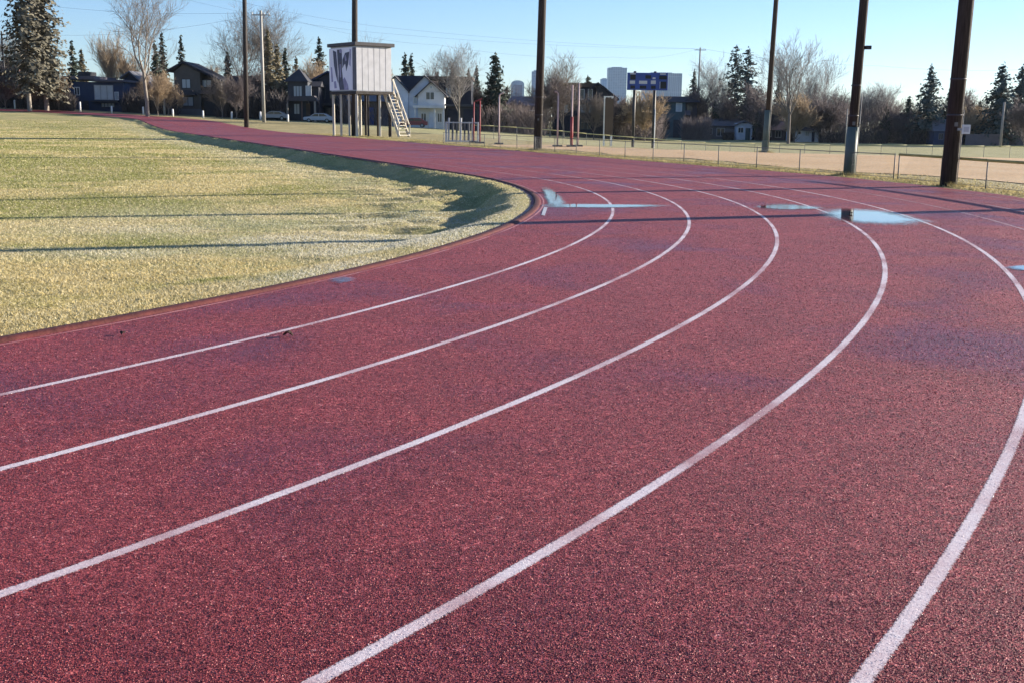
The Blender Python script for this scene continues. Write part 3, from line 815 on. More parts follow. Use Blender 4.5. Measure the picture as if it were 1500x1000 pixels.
# big left pair
spruce(45, 0, 176, 27, 'tall ragged grey green spruce at the far left, left one of the pair', 11, 'needle_grey', 'bark_pale', 1.15, .16, .45, .45, H=22.5)
spruce(70, 0, 181, 34, 'tallest ragged spruce at the far left, right one of the pair', 12, 'needle_grey', 'bark_pale', 1.25, .12, .45, .42, H=24.5)
spruce(112, 62, 205, 11, 'narrow dark spruce just right of the tall pair, its top a single spike', 13, dens=.9)
spruce(125, 73, 208, 11, 'short dark spruce behind the flat roof of the blue house', 14, 'needle_olive')
spruce(232, 62, 215, 13, 'dark spruce right behind the tall bare tree at left', 15)
spruce(243, 49, 218, 13, 'taller dark spruce with pointed top above the brown gabled house roof', 16)
spruce(270, 54, 222, 11, 'slim dark twin topped spruce behind the brown gabled house', 17, dens=.9)
spruce(337, 76, 212, 14, 'dark spruce between the brown gabled house and the left light pole', 18)
spruce(396, 44, 196, 17, 'tall olive brown spruce beside the pale utility pole', 19, 'needle_olive', dens=1.1, low=.14)
spruce(409, 66, 199, 14, 'olive brown spruce leaning against the turret house', 20, 'needle_olive', low=.16)
spruce(420, 72, 205, 9, 'thin dark spruce peeking out behind the olive brown ones', 21)
spruce(470, 56, 225, 14, 'dark green spruce just left of the press box banner', 22, power=.7)
spruce(436, 84, 230, 8, 'small brown green spruce above the turret roof', 23, 'needle_olive')
spruce(594, 79, 215, 13, 'dark spruce behind the white double gabled house, left of two', 24)
spruce(603, 80, 217, 13, 'dark spruce behind the white double gabled house, right of two', 25)
spruce(662, 95, 215, 8, 'thin dark spruce behind the flat roofed dark house', 26)
spruce(686, 102, 212, 9, 'short dark spruce at the right end of the flat roofed dark house', 27)
spruce(698, 98, 218, 9, 'slender dark spruce with a needle thin tip left of the bushy one', 28)
spruce(725, 78, 198, 19, 'broad bushy dark spruce left of the rounded blue tower', 29, power=.62, dens=1.15)
spruce(860, 112, 240, 11, 'round topped dark evergreen above the roof of the long dark apartment block', 30, power=.5)
spruce(1014, 103, 285, 10, 'small pointed spruce just left of the utility pole with crossarm', 31)
spruce(1074, 66, 262, 22, 'loose see-through conifer with open upper branches, left of its pair', 32, 'needle_blue', dens=.55, low=.2, droop=.15, power=.6)
spruce(1092, 70, 258, 27, 'wide loose conifer with layered branches, right of its pair', 33, 'needle_blue', dens=.62, low=.18, droop=.1, power=.6)
spruce(1138, 114, 262, 13, 'dark spruce tucked behind the slim light pole', 34)
spruce(1191, 124, 255, 9, 'small dark spruce top right of the big bare tree', 35)
spruce(1358, 95, 222, 23, 'dark layered spruce with a pale trunk, second from the right', 36, 'needle_blue', 'bark_pale', 1.0, .2, .3, .75)
spruce(1387, 132, 228, 12, 'small dark spruce just left of the thickest light pole', 37)
spruce(1329, 142, 235, 13, 'low dark spruce left of the layered one', 38)
spruce(1462, 92, 215, 28, 'big dark blue spruce at the right edge, left of its pair', 39, 'needle_blue', dens=1.1, power=.7)
spruce(1490, 96, 220, 27, 'big dark spruce cut by the right edge of the picture', 40, 'needle_blue', dens=1.1, power=.7)
spruce(1433, 150, 224, 12, 'small spruce right of the white pole sign', 41, 'needle_grey')

bare_tree(217, -12, 172, 'tall grey bare tree with wide forked crown at left', .62, 51, 'twig_grey', 'bark_pale', fork=.34, limbs=6, H=21.5, twig=.014, kids=(3, 3, 2, 3))
bare_tree(6, 36, 190, 'grey bare tree cut by the left edge', .35, 52, 'twig_grey')
bare_tree(168, 52, 212, 'golden tan bare poplar behind the blue house, taller one', .13, 53, 'twig_tan', 'bark', limbs=7, rise=.8, twig=.020, fork=.12, kids=(3, 3, 3, 3))
bare_tree(198, 78, 214, 'golden tan bare poplar behind the blue house, shorter one', .16, 54, 'twig_tan', 'bark', limbs=7, rise=.7, twig=.020, fork=.12, kids=(3, 3, 3, 3))
bare_tree(355, 8, 205, 'grey bare tree behind the leftmost light pole', .40, 55, 'twig_grey', fork=.3)
bare_tree(400, -2, 210, 'tall grey bare tree rising behind the pale utility pole', .42, 56, 'twig_grey', fork=.35)
bare_tree(300, 96, 225, 'tan bare tree above the roof of the brown gabled house', .35, 57, 'twig_tan', limbs=8, rise=.6, fork=.15, twig=.025)
bare_tree(455, 90, 222, 'russet bare tree between turret roof and press box', .40, 58, 'twig_tan', limbs=8, rise=.5, fork=.15, twig=.028)
bare_tree(537, 38, 215, 'thin bare tree showing above the press box roof', .25, 59, 'twig_grey', levels=3)
bare_tree(568, 100, 200, 'russet bare tree right behind the press box stairs', .25, 60, 'twig_tan', fork=.15, twig=.022)
bare_tree(672, 60, 172, 'sparse grey bare tree in front of the flat roofed dark house', .32, 61, 'twig_pale', 'bark_pale', fork=.3, kids=(3, 3, 3, 3))
bare_tree(826, 80, 190, 'spreading bare tree just right of the middle light pole', .34, 62, 'twig_grey', fork=.2)
bare_tree(806, 110, 186, 'brown bushy bare tree at the left end of the dark apartment block', .30, 63, 'twig_brown', fork=.15, twig=.025)
bare_tree(945, 135, 205, 'olive tan leafy shrub tree under the scoreboard', .45, 64, 'twig_tan', fork=.12, limbs=9, twig=.03)
bare_tree(912, 145, 208, 'olive brown shrub tree left of the scoreboard posts', .45, 65, 'twig_brown', fork=.12, limbs=9, twig=.03)
bare_tree(1046, 80, 265, 'hazy grey bare tree between the utility pole and the loose conifers', .28, 66, 'twig_pale', fork=.2)
bare_tree(1156, 36, 205, 'large vase shaped bare tree with dark trunk, right of the slim light pole', .46, 67, 'twig_pale', 'bark', fork=.36, limbs=8, rise=.5, twig=.018, kids=(3, 3, 2, 3))
bare_tree(1186, 92, 236, 'pale bare tree with upswept branches behind the vase shaped one', .50, 68, 'twig_pale', fork=.15, rise=.5)
bare_tree(1290, 118, 242, 'faint pale bare tree top just right of the sleeved light pole', .30, 69, 'twig_pale', fork=.2)
bare_tree(1320, 160, 235, 'low brown bare tree between the sleeved pole and layered spruce', .40, 70, 'twig_brown', fork=.12, twig=.03)
bare_tree(1165, 135, 226, 'dense tan brown bare tree under the vase shaped one', .40, 71, 'twig_tan', fork=.1, limbs=9, twig=.035)
bare_tree(1210, 150, 228, 'dense brown bare tree left of the sleeved light pole', .45, 72, 'twig_brown', fork=.1, limbs=9, twig=.035)
bare_tree(1438, 158, 222, 'orange brown bare shrub tree in front of the big dark blue spruce', .45, 73, 'twig_tan', fork=.1, limbs=9, twig=.03)
bare_tree(742, 118, 215, 'faint grey bare tree beside the bushy spruce', .25, 74, 'twig_grey', levels=3)
bare_tree(232, 106, 181, 'mossy tan small tree in front of the dark house left', .34, 75, 'twig_tan', fork=.18, limbs=6, twig=.016)
bare_tree(347, 112, 178, 'brown grey bushy tree left of the leftmost light pole', .34, 76, 'twig_brown', fork=.15, twig=.016)
bare_tree(10, 100, 180, 'dense brown bushy tree at the left edge', .42, 77, 'twig_brown', fork=.12, twig=.03)
bare_tree(88, 108, 184, 'olive tan small tree beneath the tall spruce pair', .38, 78, 'twig_tan', fork=.15, twig=.022)

bare_tree(640, 98, 214, 'brown bare tree behind the white house roof', .32, 84, 'twig_brown', fork=.15, twig=.024)
bare_tree(712, 118, 205, 'dark bare tree filling the gap left of the bushy spruce', .42, 85, 'twig_dark', fork=.12, twig=.03)
bare_tree(752, 150, 204, 'low brown bare tree under the rounded blue tower', .5, 86, 'twig_brown', fork=.12, twig=.03)
bare_tree(1030, 122, 262, 'brown bare tree just right of the crossarm utility pole', .35, 87, 'twig_brown', fork=.12, twig=.03)
bare_tree(1112, 128, 250, 'brown grey bare tree left of the slim light pole', .40, 88, 'twig_brown', fork=.12, twig=.03)
bare_tree(1262, 128, 246, 'grey bare tree directly behind the sleeved light pole', .35, 89, 'twig_pale', fork=.15)
bare_tree(1415, 138, 236, 'grey bare tree directly behind the thickest light pole', .38, 90, 'twig_brown', fork=.15, twig=.025)
bare_tree(1502, 150, 210, 'rusty brown bare tree at the right edge', .42, 91, 'twig_brown', fork=.12, twig=.03)
bare_tree(60, 118, 186, 'brown thicket tree between the trunks of the tall spruce pair', .4, 92, 'twig_brown', fork=.12, twig=.026)
bare_tree(375, 96, 196, 'grey brown bare tree between leftmost light pole and pale utility pole', .36, 93, 'twig_brown', fork=.2, twig=.022)
for i, (x, yt, Y, k, nm) in enumerate(((1128, 150, 244, 'twig_brown', 'slender brown bare tree just left of the slim light pole foot'), (1178, 128, 246, 'twig_brown', 'brown bare tree behind the small white house'),
      (1198, 138, 244, 'twig_dark', 'dark narrow bare tree right of the small white house'), (1222, 128, 248, 'twig_brown', 'purple brown bare tree left of the slim pale pole'), (1236, 140, 242, 'twig_dark', 'dark bare tree behind the slim pale pole'),
      (1278, 136, 244, 'twig_brown', 'purple brown bare tree just right of the sleeved light pole'), (1306, 142, 246, 'twig_brown', 'brown bare tree over the cottage roof'), (1345, 150, 240, 'twig_dark', 'dark bare tree left behind the layered spruce'),
      (1376, 148, 236, 'twig_brown', 'brown bare tree between the layered and the small spruce'), (1446, 140, 230, 'twig_dark', 'dark bare tree left behind the big dark blue spruce'), (1062, 140, 256, 'twig_brown', 'brown bare tree below the left loose conifer'), (1100, 142, 254, 'twig_dark', 'dark bare tree below the right loose conifer'))):
    bare_tree(x, yt, Y, nm, .34, 200 + i, k, fork=.2, limbs=6, twig=.022, kids=(3, 3, 3, 3))
for i, (x, yt, Y, hw, nm) in enumerate(((1204, 150, 240, 10, 'low dark conifer beneath the pale upswept bare tree'), (1252, 160, 236, 9, 'dark conifer half hidden left of the sleeved light pole'), (1297, 158, 238, 10, 'dark conifer between the sleeved light pole and the cottage roof'), (1372, 160, 230, 10, 'small dark conifer hard against the layered spruce'),
      (1112, 160, 246, 9, 'small dark conifer beside the low bungalow garage'), (1046, 150, 256, 9, 'dark conifer right of the teal house'), (310, 110, 214, 9, 'dark conifer peeking over the right roof slope of the brown gabled house'), (508, 120, 214, 9, 'dark conifer behind the press box'), (742, 128, 216, 9, 'dark conifer between bushy spruce and rounded tower'), (640, 106, 220, 8, 'dark conifer right above the white house gable'))):
    spruce(x, yt, Y, hw, nm, 300 + i, power=.7)
bare_tree(248, 112, 184, 'sparse tan bare tree right of the short pale pole', .4, 94, 'twig_tan', fork=.2, limbs=6, twig=.016, kids=(3, 3, 3, 3))
bare_tree(326, 112, 186, 'sparse grey brown bare tree in front of the nearly black house', .4, 95, 'twig_grey', fork=.2, limbs=6, twig=.016, kids=(3, 3, 3, 3))
bare_tree(870, 140, 200, 'sparse grey bare tree in front of the dark apartment block', .4, 98, 'twig_grey', fork=.2, limbs=6, twig=.016, kids=(3, 3, 3, 3))
# tangled brush that reads as one mass
def brush(name, rows, label, kind, seed, h_rng, n, w=.035):
    r = np.random.default_rng(seed); S = []
    for _ in range(n):
        x0, x1, Y, top, bot = rows[r.integers(len(rows))]
        px = r.uniform(x0, x1); YY = Y + r.uniform(-6, 8); X = PX(px, YY); z = T(X, YY)
        hmax = PZ(px, top, YY) - z
        env = .45 + .45 * vnoise(px, Y, .05, seed) + .25 * vnoise(px, Y, .16, seed + 3)
        b = r.random() ** .7 * hmax * env * .75
        L = r.uniform(*h_rng) * hmax * .3
        d = nrm(np.array([r.normal(0, .45), r.normal(0, .45), 1.0])); p = np.array([X, YY, z - .1 + b * (r.random() < .75)])
        q = p + d * L
        S.append((*p, *q, w * r.uniform(.5, 1.3), .008))
    c = np.array(S)[:, :3].mean(0); S = np.array(S); S[:, :3] -= c; S[:, 3:6] -= c
    o = segs_mesh(name, S, 3, MT[kind], None); o.location = c
    return tag(o, label, 'brush', kind='stuff')
brush('brush', [(1022, 1090, 268, 150, 205), (1090, 1140, 264, 150, 205), (1112, 1165, 260, 142, 205), (1160, 1206, 248, 145, 205), (1204, 1250, 236, 142, 205), (1230, 1330, 240, 138, 210), (1310, 1400, 236, 158, 212), (1400, 1530, 232, 165, 215)],
      'tangled purple brown bare brush filling the far side of the ball field at right', 'twig_brown', 81, (.4, 1.3), 15000, .04)
brush('brush', [(1022, 1034, 246, 182, 205), (1108, 1120, 246, 182, 205), (1158, 1168, 240, 182, 208), (1202, 1302, 228, 184, 210), (1326, 1368, 226, 188, 212), (1412, 1420, 226, 188, 212), (1462, 1475, 222, 196, 215), (1060, 1075, 248, 192, 205)],
      'dark low brush along the foot of the trees at right', 'twig_dark', 82, (.6, 1.6), 12000, .06)
brush('brush', [(-20, 60, 192, 118, 165), (60, 110, 190, 130, 165), (180, 262, 198, 128, 168), (318, 420, 194, 128, 175)],
      'dark tangled garden brush between the houses at left', 'twig_dark', 83, (.6, 1.6), 16000, .06)
brush('brush', [(500, 580, 192, 140, 185), (690, 800, 196, 150, 190), (890, 970, 214, 158, 198), (1000, 1040, 240, 165, 203)],
      'grey brown garden brush between the houses in the middle', 'twig_brown', 84, (.6, 1.6), 9000, .045)
brush('brush', [(-20, 130, 214, 128, 165), (90, 260, 216, 116, 168), (250, 420, 218, 122, 175), (410, 520, 216, 128, 180), (560, 700, 218, 128, 185), (690, 810, 224, 140, 190), (880, 975, 226, 146, 198)],
      'dark bare garden brush standing behind the row of houses', 'twig_dark', 85, (.5, 1.4), 16000, .055)
# ------------------------------------------------------------------ houses
class House:
    """px/py arguments are photo pixels converted to metres at the facade's distance Y"""
    def __init__(s, name, label, cat, x, Y, group=None, base=None):
        s.Y = Y; X = PX(x, Y); s.z0 = T(X, Y) - .25 if base is None else base
        s.root = empty(name, (X, Y, s.z0), label, cat, group)
    def X(s, x): return PX(x, s.Y)
    def Z(s, x, y): return s.z0 if y is None else PZ(x, y, s.Y)
    def box(s, name, x0, x1, yt, yb, m, y0=0, y1=8, parent=None):
        xm = (x0 + x1) / 2
        return MB().box(s.X(x0), s.X(x1), s.Y + y0, s.Y + y1, s.Z(xm, yb), s.Z(xm, yt)).build(name, MT[m], parent or s.root)
    def poly(s, name, pts, m, y0=0, y1=8, parent=None):
        return MB().prism_y([(s.X(x), s.Z(x, y)) for x, y in pts], s.Y + y0, s.Y + y1).build(name, MT[m], parent or s.root)
    def gable(s, name, x0, xp, x1, ye0, yp, ye1, m, y0=-.4, y1=8, th=.28, parent=None):
        a = [(s.X(x0), s.Z(x0, ye0)), (s.X(xp), s.Z(xp, yp)), (s.X(x1), s.Z(x1, ye1))]
        pts = a + [(x, z - th) for x, z in reversed(a)]
        return MB().prism_y(pts, s.Y + y0, s.Y + y1).build(name, MT[m], parent or s.root)
    def side_roof(s, name, x0, x1, ye, yp, m, y0=-.5, depth=9, hip=0, parent=None):
        xm = (x0 + x1) / 2; ze, zp = s.Z(xm, ye), s.Z(xm, yp); X0, X1 = s.X(x0), s.X(x1); a = s.Y + y0; b = a + depth; c = (a + b) / 2
        m_ = MB(); h = hip * (X1 - X0) / 2
        m_.add([(X0, a, ze), (X1, a, ze), (X1, b, ze), (X0, b, ze), (X0 + h, c, zp), (X1 - h, c, zp)], [(0, 1, 5, 4), (2, 3, 4, 5), (1, 2, 5), (3, 0, 4), (3, 2, 1, 0)])
        return m_.build(name, MT[m], parent or s.root)
    def win(s, x0, x1, yt, yb, pane='pane_dark', fr='white', y=0, nx=2, ny=1, name='window', parent=None, fw=.09):
        xm = (x0 + x1) / 2; X0, X1, Z0, Z1 = s.X(x0), s.X(x1), s.Z(xm, yb), s.Z(xm, yt); a = s.Y + y
        m = MB()
        m.box(X0, X0 + fw, a - .09, a - .004, Z0, Z1); m.box(X1 - fw, X1, a - .09, a - .004, Z0, Z1)
        m.box(X0 + fw, X1 - fw, a - .09, a - .004, Z0, Z0 + fw); m.box(X0 + fw, X1 - fw, a - .09, a - .004, Z1 - fw, Z1)
        for i in range(1, nx):
            c = X0 + (X1 - X0) * i / nx; m.box(c - fw / 2, c + fw / 2, a - .088, a - .006, Z0 + fw, Z1 - fw)
        for i in range(1, ny):
            c = Z0 + (Z1 - Z0) * i / ny; m.box(X0 + fw, X1 - fw, a - .086, a - .008, c - fw / 3, c + fw / 3)
        f = m.build(name, MT[fr], parent or s.root)
        MB().box(X0 + fw, X1 - fw, a - .045, a - .012, Z0 + fw, Z1 - fw).build('pane', MT[pane], f)
        return f
    def door(s, x0, x1, yt, m='charcoal', y=0, name='door', panels=4):
        xm = (x0 + x1) / 2; X0, X1, Z0, Z1 = s.X(x0), s.X(x1), s.z0 + .25, s.Z(xm, yt); a = s.Y + y
        mb = MB().box(X0, X1, a - .07, a - .004, Z0, Z1)
        for i in range(panels):
            z = Z0 + (Z1 - Z0) * (i + .12) / panels; mb.box(X0 + .12, X1 - .12, a - .10, a - .071, z, z + (Z1 - Z0) * .76 / panels)
        d = mb.build(name, MT[m], s.root)
        MB().tube((X1 - .18, a - .15, Z0 + 1.0), (X1 - .18, a - .101, Z0 + 1.0), .04, .04, 8).build('handle', MT['galv'], d)
        return d
    def post(s, x, yt, y=-1.5, w=.22, m='offwhite'):
        X = s.X(x); return MB().box(X - w / 2, X + w / 2, s.Y + y - w / 2, s.Y + y + w / 2, s.z0, s.Z(x, yt)).build('porch_post', MT[m], s.root)
    def chimney(s, x0, x1, yt, yb, m='brick', y=3, parent=None): return s.box('chimney', x0, x1, yt, yb, m, y, y + 1.0, parent)

h = House('brown_house', 'brown brick house mostly hidden behind bushy tree at the left edge', 'house', -8, 200)
h.box('wall', -45, 24, 106, None, 'brown'); h.side_roof('roof', -48, 28, 107, 88, 'brick', hip=.3); h.win(2, 10, 138, 150); h.win(-16, -8, 138, 150); h.chimney(0, 6, 86, 100)

h = House('blue_house', 'dark blue flat roofed modern house with one large pale window', 'house', 145, 196)
h.box('wall', 104, 184, 120.5, None, 'navy', 0, 9); h.box('wall_wing', 84, 104, 136, None, 'slate', 1.5, 9)
rf = h.box('roof', 98, 146, 112, 117, 'purple_grey', -1.0, 9.5); h.box('roof_slab', 140, 188, 117.3, 120.3, 'purple_grey', -.8, 9.4)
h.box('roof_hatch', 109, 127, 104.5, 112, 'charcoal', 3, 6, rf)
h.win(141, 169, 125, 147, 'pane_blind', 'galv', nx=3); h.win(170.5, 176.5, 135, 147, 'pane_light', 'white', nx=1); h.win(150, 170, 151, 158, 'pane_light', 'slate', nx=4)
h.door(124, 132, 148, 'charcoal'); h.box('canopy', 138, 178, 148, 150, 'slate', -1.2, -.02)
h.win(112, 120, 128, 140)

g_ = House('garden_wall', 'low pale grey blue panel wall between the spruce pair and the blue house', 'wall', 87, 190)
g_.box('panel', 72, 87, 147, None, 'purple_grey', 0, .2); g_.box('panel', 87.3, 103, 147, None, 'purple_grey', 0, .2); g_.box('coping', 71.5, 103.5, 146, 146.9, 'greyroof', -.06, .26)

h = House('dark_gabled_house', 'very dark house with pale diagonal roof edge behind the tall bare tree', 'house', 215, 203)
h.poly('wall', [(186, None), (186, 116), (196, 107), (240, 150), (240, None)], 'black_blue', 0, 9)
h.gable('roof', 180, 194, 244, 114, 104, 148, 'greyroof', -.5, 9.2); h.win(196, 205, 132, 144); h.win(212, 219, 140, 150, 'pane_light'); h.door(222, 229, 149)

h = House('brown_gabled_house', 'taupe brown gabled house with paired windows and a long right roof slope', 'house', 288, 200)
h.poly('wall', [(258, None), (258, 106), (272, 94), (296, 106), (296, None)], 'taupe', 0, 9)
h.box('wall_wing', 296.2, 323, 115, None, 'charcoal', 1.2, 9)
h.gable('roof', 249, 273, 326, 103, 90, 117, 'darkroof', -.6, 9.4, .35)
h.win(269, 282, 116, 130, 'pane_light', 'slate'); h.win(269, 285, 142, 156, 'pane_light', 'slate'); h.poly('awning', [(264, 140), (268, 133), (286, 133), (291, 140)], 'trim_dark', -1.2, -.02)
h.win(295.8, 310, 117, 128, 'pane_light', 'slate', y=1.2); gd = h.door(298, 319, 144, 'slate', y=1.2, name='garage_door'); h.box('awning', 294, 326, 133, 138, 'trim_dark', -.6, 1.18)
h.box('plinth', 257, 296.5, 160, None, 'greyroof', -.25, -.02)

h = House('black_house', 'nearly black house between the brown gabled one and the left light pole', 'house', 345, 206)
h.box('wall', 324, 376, 128, None, 'black_blue', 0, 9); h.side_roof('roof', 321, 380, 129, 110, 'darkroof', hip=.5); h.win(326, 331, 150, 160, 'pane_light', nx=1); h.win(334, 338, 150, 160, 'pane_light', nx=1); h.win(352, 362, 146, 157); h.door(366, 373, 150)

h = House('turret_house', 'dark house with pyramid turret roof and a covered porch left of the press box', 'house', 441, 192)
h.box('wall', 423, 452, 119, None, 'slate', 0, 6); h.side_roof('turret_roof', 417, 454, 120, 100, 'charcoal', y0=-.7, depth=7, hip=1.0)
h.box('wall_wing', 452.2, 466, 126, None, 'black_blue', 1, 8)
h.side_roof('roof', 450, 470, 127, 118, 'darkroof', y0=.4, depth=8, hip=.3)
h.win(431, 444, 126, 143, 'pane_light', 'slate', nx=3); h.win(449, 457.5, 126, 142, 'pane_blind', 'white', y=-.0, nx=1)
pr = h.poly('porch_roof', [(422, 149), (426, 142), (464, 141), (469, 149)], 'trim_dark', -2.2, -.1); h.post(425, 149, -2.0, .25, 'beige'); h.post(446, 149, -2.0, .2, 'brick'); h.post(465, 149, -2.0, .3, 'beige')
h.win(431, 440, 152, 168, 'pane_light', 'slate'); h.door(449, 455, 152, 'brown')

h = House('navy_gabled_house', 'dark navy gabled house half hidden by the press box banner', 'house', 478, 198)
h.poly('wall', [(455, None), (455, 121), (482, 108), (507, 121), (507, None)], 'black_blue', 0, 9); h.gable('roof', 450, 482, 511, 121, 104, 121, 'navy', -.6, 9.3)
h.win(468, 478, 130, 145, 'pane_dark', 'slate'); h.win(484, 494, 130, 145, 'pane_dark', 'slate'); h.box('awning', 456, 506, 152, 155, 'slate', -1.4, -.02); h.door(462, 470, 158, 'charcoal'); h.win(474, 492, 158, 172, 'pane_dark', 'slate')

h = House('brown_garage', 'brown garage with a blue door seen between the press box legs', 'garage', 545, 188)
h.box('wall', 512, 574, 148, None, 'brown', 0, 7); h.side_roof('roof', 508, 578, 149, 136, 'greyroof', depth=8, hip=.2); h.door(538, 548, 158, 'score_blue'); h.door(552, 570, 160, 'purple_grey', name='garage_door'); h.win(518, 528, 156, 166, 'pane_light')

h = House('white_house', 'white double gabled house with dark roof and front porch', 'house', 613, 188)
h.poly('wall', [(571, None), (571, 121), (579, 113), (598, 134), (598, None)], 'ice', 0, 9)
h.poly('wall_centre', [(598.2, None), (598.2, 135), (622, 112), (628, 118), (628, None)], 'ice', .4, 9)
h.poly('wall_gable', [(613, None), (613, 138), (632, 121), (651, 138), (651, None)], 'offwhite', -.5, 8)
h.side_roof('roof', 575, 626, 140, 109.5, 'darkroof', y0=.8, depth=9)
h.gable('gable_roof', 568, 579, 600, 123.5, 111.5, 135, 'charcoal', -.4, 5, .2); h.gable('gable_roof', 597, 622, 632, 136, 110.5, 120, 'charcoal', .05, 5, .2); h.gable('gable_roof', 609, 632, 655, 141, 119.5, 141, 'charcoal', -1.0, 6, .2)
h.box('porch_roof', 607, 653, 155, 159, 'offwhite', -2.6, -.52); h.post(610, 159, -2.3); h.post(638, 159, -2.3); h.post(651, 159, -2.3)
h.win(624, 637, 135, 147, 'pane_dark', 'white', -.5); h.win(630, 634, 126, 131, 'pane_light', 'white', -.5, 1); h.win(605, 611, 140, 152, 'pane_light', 'white', .4, 1); h.win(580, 586, 136, 160, 'pane_dark', 'white', 0, 1)
h.door(629, 636, 165, 'ice', -.5); h.win(617, 625, 166, 180, 'pane_dark', 'white', -.5); h.win(641, 648, 166, 180, 'pane_dark', 'white', -.5)

h = House('flat_roofed_house', 'dark flat roofed house with double garage, right of the white house', 'house', 674, 192)
h.box('wall', 642, 690, 117, None, 'black_blue', .6, 9); h.box('roof', 628, 692, 112.5, 116.6, 'brown', -.4, 9.4)
h.box('garage_wall', 655, 703, 157, None, 'charcoal', -3.2, .58); h.box('garage_roof', 651, 706, 153.5, 156.7, 'slate', -3.8, .5)
h.door(658, 676, 161, 'black_blue', -3.2, 'garage_door'); h.door(680, 699, 161, 'black_blue', -3.2, 'garage_door'); h.win(652, 661, 128, 143, 'pane_light', 'slate', .6); h.win(668, 680, 128, 143, 'pane_dark', 'slate', .6)

h = House('pink_roofed_house', 'low grey house with a faded pink roof under the rounded blue tower', 'house', 765, 208)
h.box('wall', 742, 796, 154, None, 'purple_grey', 0, 9); h.side_roof('roof', 738, 800, 155, 141, 'pinkroof', hip=.35); h.win(748, 756, 162, 174, 'pane_dark', 'greyroof'); h.win(774, 784, 162, 174); h.door(762, 768, 164)

h = House('apartment_block', 'long dark apartment block with white framed upper windows right of the middle pole', 'building', 856, 212)
h.box('wall', 812, 882, 128, None, 'black_blue', 0, 12); h.box('roof', 809, 872, 122, 127.6, 'brown', -.6, 12.4)
h.poly('wall_wing', [(872, None), (872, 126), (882, 126), (902, 143), (902, None)], 'charcoal', -.6, 11)
h.gable('gable_roof', 862, 874, 905, 130, 121, 145, 'darkroof', -1.2, 11.4, .35)
for a, b in ((822, 829), (835, 842), (848, 855), (860, 867)): h.win(a, b, 131, 146, 'pane_dark', 'offwhite', 0, 1)
h.box('balcony', 814, 871, 147, 151, 'slate', -1.4, -.02)
for a, b in ((822, 832), (848, 858), (861, 871)): h.win(a, b, 153, 166, 'pane_light', 'teal', 0, 1)
h.win(884, 892, 150, 162, 'pane_dark', 'offwhite', -.6); h.door(840, 846, 170, 'brown'); h.win(850, 866, 174, 190, 'pane_dark', 'teal', 0, 3)
h.door(884, 892, 176, 'slate', -.6)

h = House('teal_house', 'dark teal two storey house left of the utility pole with crossarm', 'house', 992, 258)
h.box('wall', 968, 1003, 149, None, 'teal', 0, 10); h.box('wall_wing', 1003.2, 1021, 147, None, 'black_blue', .8, 10); h.side_roof('roof', 958, 1025, 150, 141, 'darkroof', y0=-.9, depth=12, hip=.25)
h.win(989, 998, 151, 164, 'pane_blind', 'white', 0, 1); h.win(975, 982, 152, 162, 'pane_dark', 'slate'); h.door(986, 996, 176, 'slate'); h.win(972, 981, 178, 190, 'pane_dark', 'slate'); h.win(1006, 1014, 154, 164, 'pane_dark', 'slate', .8); h.box('balcony', 1002, 1010, 162, 169, 'purple_grey', -.8, .78)

h = House('long_low_house', 'long low pale blue bungalow behind the loose conifers', 'house', 1072, 252)
h.box('wall', 1030, 1108, 184, None, 'greyroof', 0, 9); h.side_roof('roof', 1026, 1112, 185, 172, 'greyroof', y0=-.8, depth=11, hip=.3)
h.box('garage_wall', 1076, 1099, 181, None, 'ice', -2.5, -.02); h.gable('garage_roof', 1073, 1087, 1102, 183, 177, 183, 'greyroof', -3, 1)
h.win(1050, 1062, 188, 200, 'pane_dark', 'white'); h.win(1036, 1044, 188, 198, 'pane_dark', 'white'); h.win(1078, 1086, 187, 195, 'pane_dark', 'white', -2.5); h.door(1089, 1096, 188, 'teal', -2.5); h.door(1102, 1106, 188, 'black_blue')

h = House('pink_roofed_bungalow', 'small bungalow with dusky pink roof right of the slim light pole', 'house', 1143, 248)
h.box('wall', 1118, 1160, 190, None, 'purple_grey', 0, 8); h.side_roof('roof', 1114, 1164, 191, 178, 'pinkroof', hip=.35); h.win(1126, 1131, 193, 201, 'pane_dark'); h.win(1136, 1145, 191.5, 202, 'pane_dark'); h.door(1150, 1154, 193)

h = House('small_white_house', 'small bluish white house with a dark window beneath the vase shaped bare tree', 'house', 1182, 234)
h.box('wall', 1166, 1200, 191, None, 'ice', 0, 8); h.side_roof('roof', 1163, 1203, 191.8, 184, 'darkroof', hip=.2); h.win(1169, 1174, 192.5, 197.5, 'pane_dark', nx=1); h.win(1180, 1186, 193, 200, 'pane_light'); h.door(1190, 1194, 194, 'navy')

h = House('grey_roofed_house', 'blue house with pale grey roof left of the thickest light pole', 'house', 1390, 218)
h.box('wall', 1369, 1412, 192, None, 'navy', 0, 9); h.side_roof('roof', 1366, 1416, 193, 175, 'greyroof', hip=.4); h.win(1376, 1383, 196, 205, 'pane_dark', 'greyroof'); h.door(1388, 1392, 198)

h = House('grey_house', 'broad grey house with a big sloping roof at the right edge', 'house', 1500, 216)
h.poly('wall', [(1470, None), (1470, 199), (1498, 174), (1530, 199), (1530, None)], 'purple_grey', 0, 9); h.gable('roof', 1465, 1498, 1535, 203, 172, 203, 'greyroof', -.6, 9.5); h.win(1488, 1497, 192, 203, 'pane_dark', 'greyroof'); h.door(1502, 1507, 198)

h = House('cottage', 'cottage roof corner showing through brush left of the layered spruce', 'house', 1316, 246)
h.box('wall', 1300, 1332, 190, None, 'beige', 0, 8); h.side_roof('roof', 1297, 1335, 190.5, 180, 'greyroof', hip=.3); h.win(1308, 1314, 193, 202)

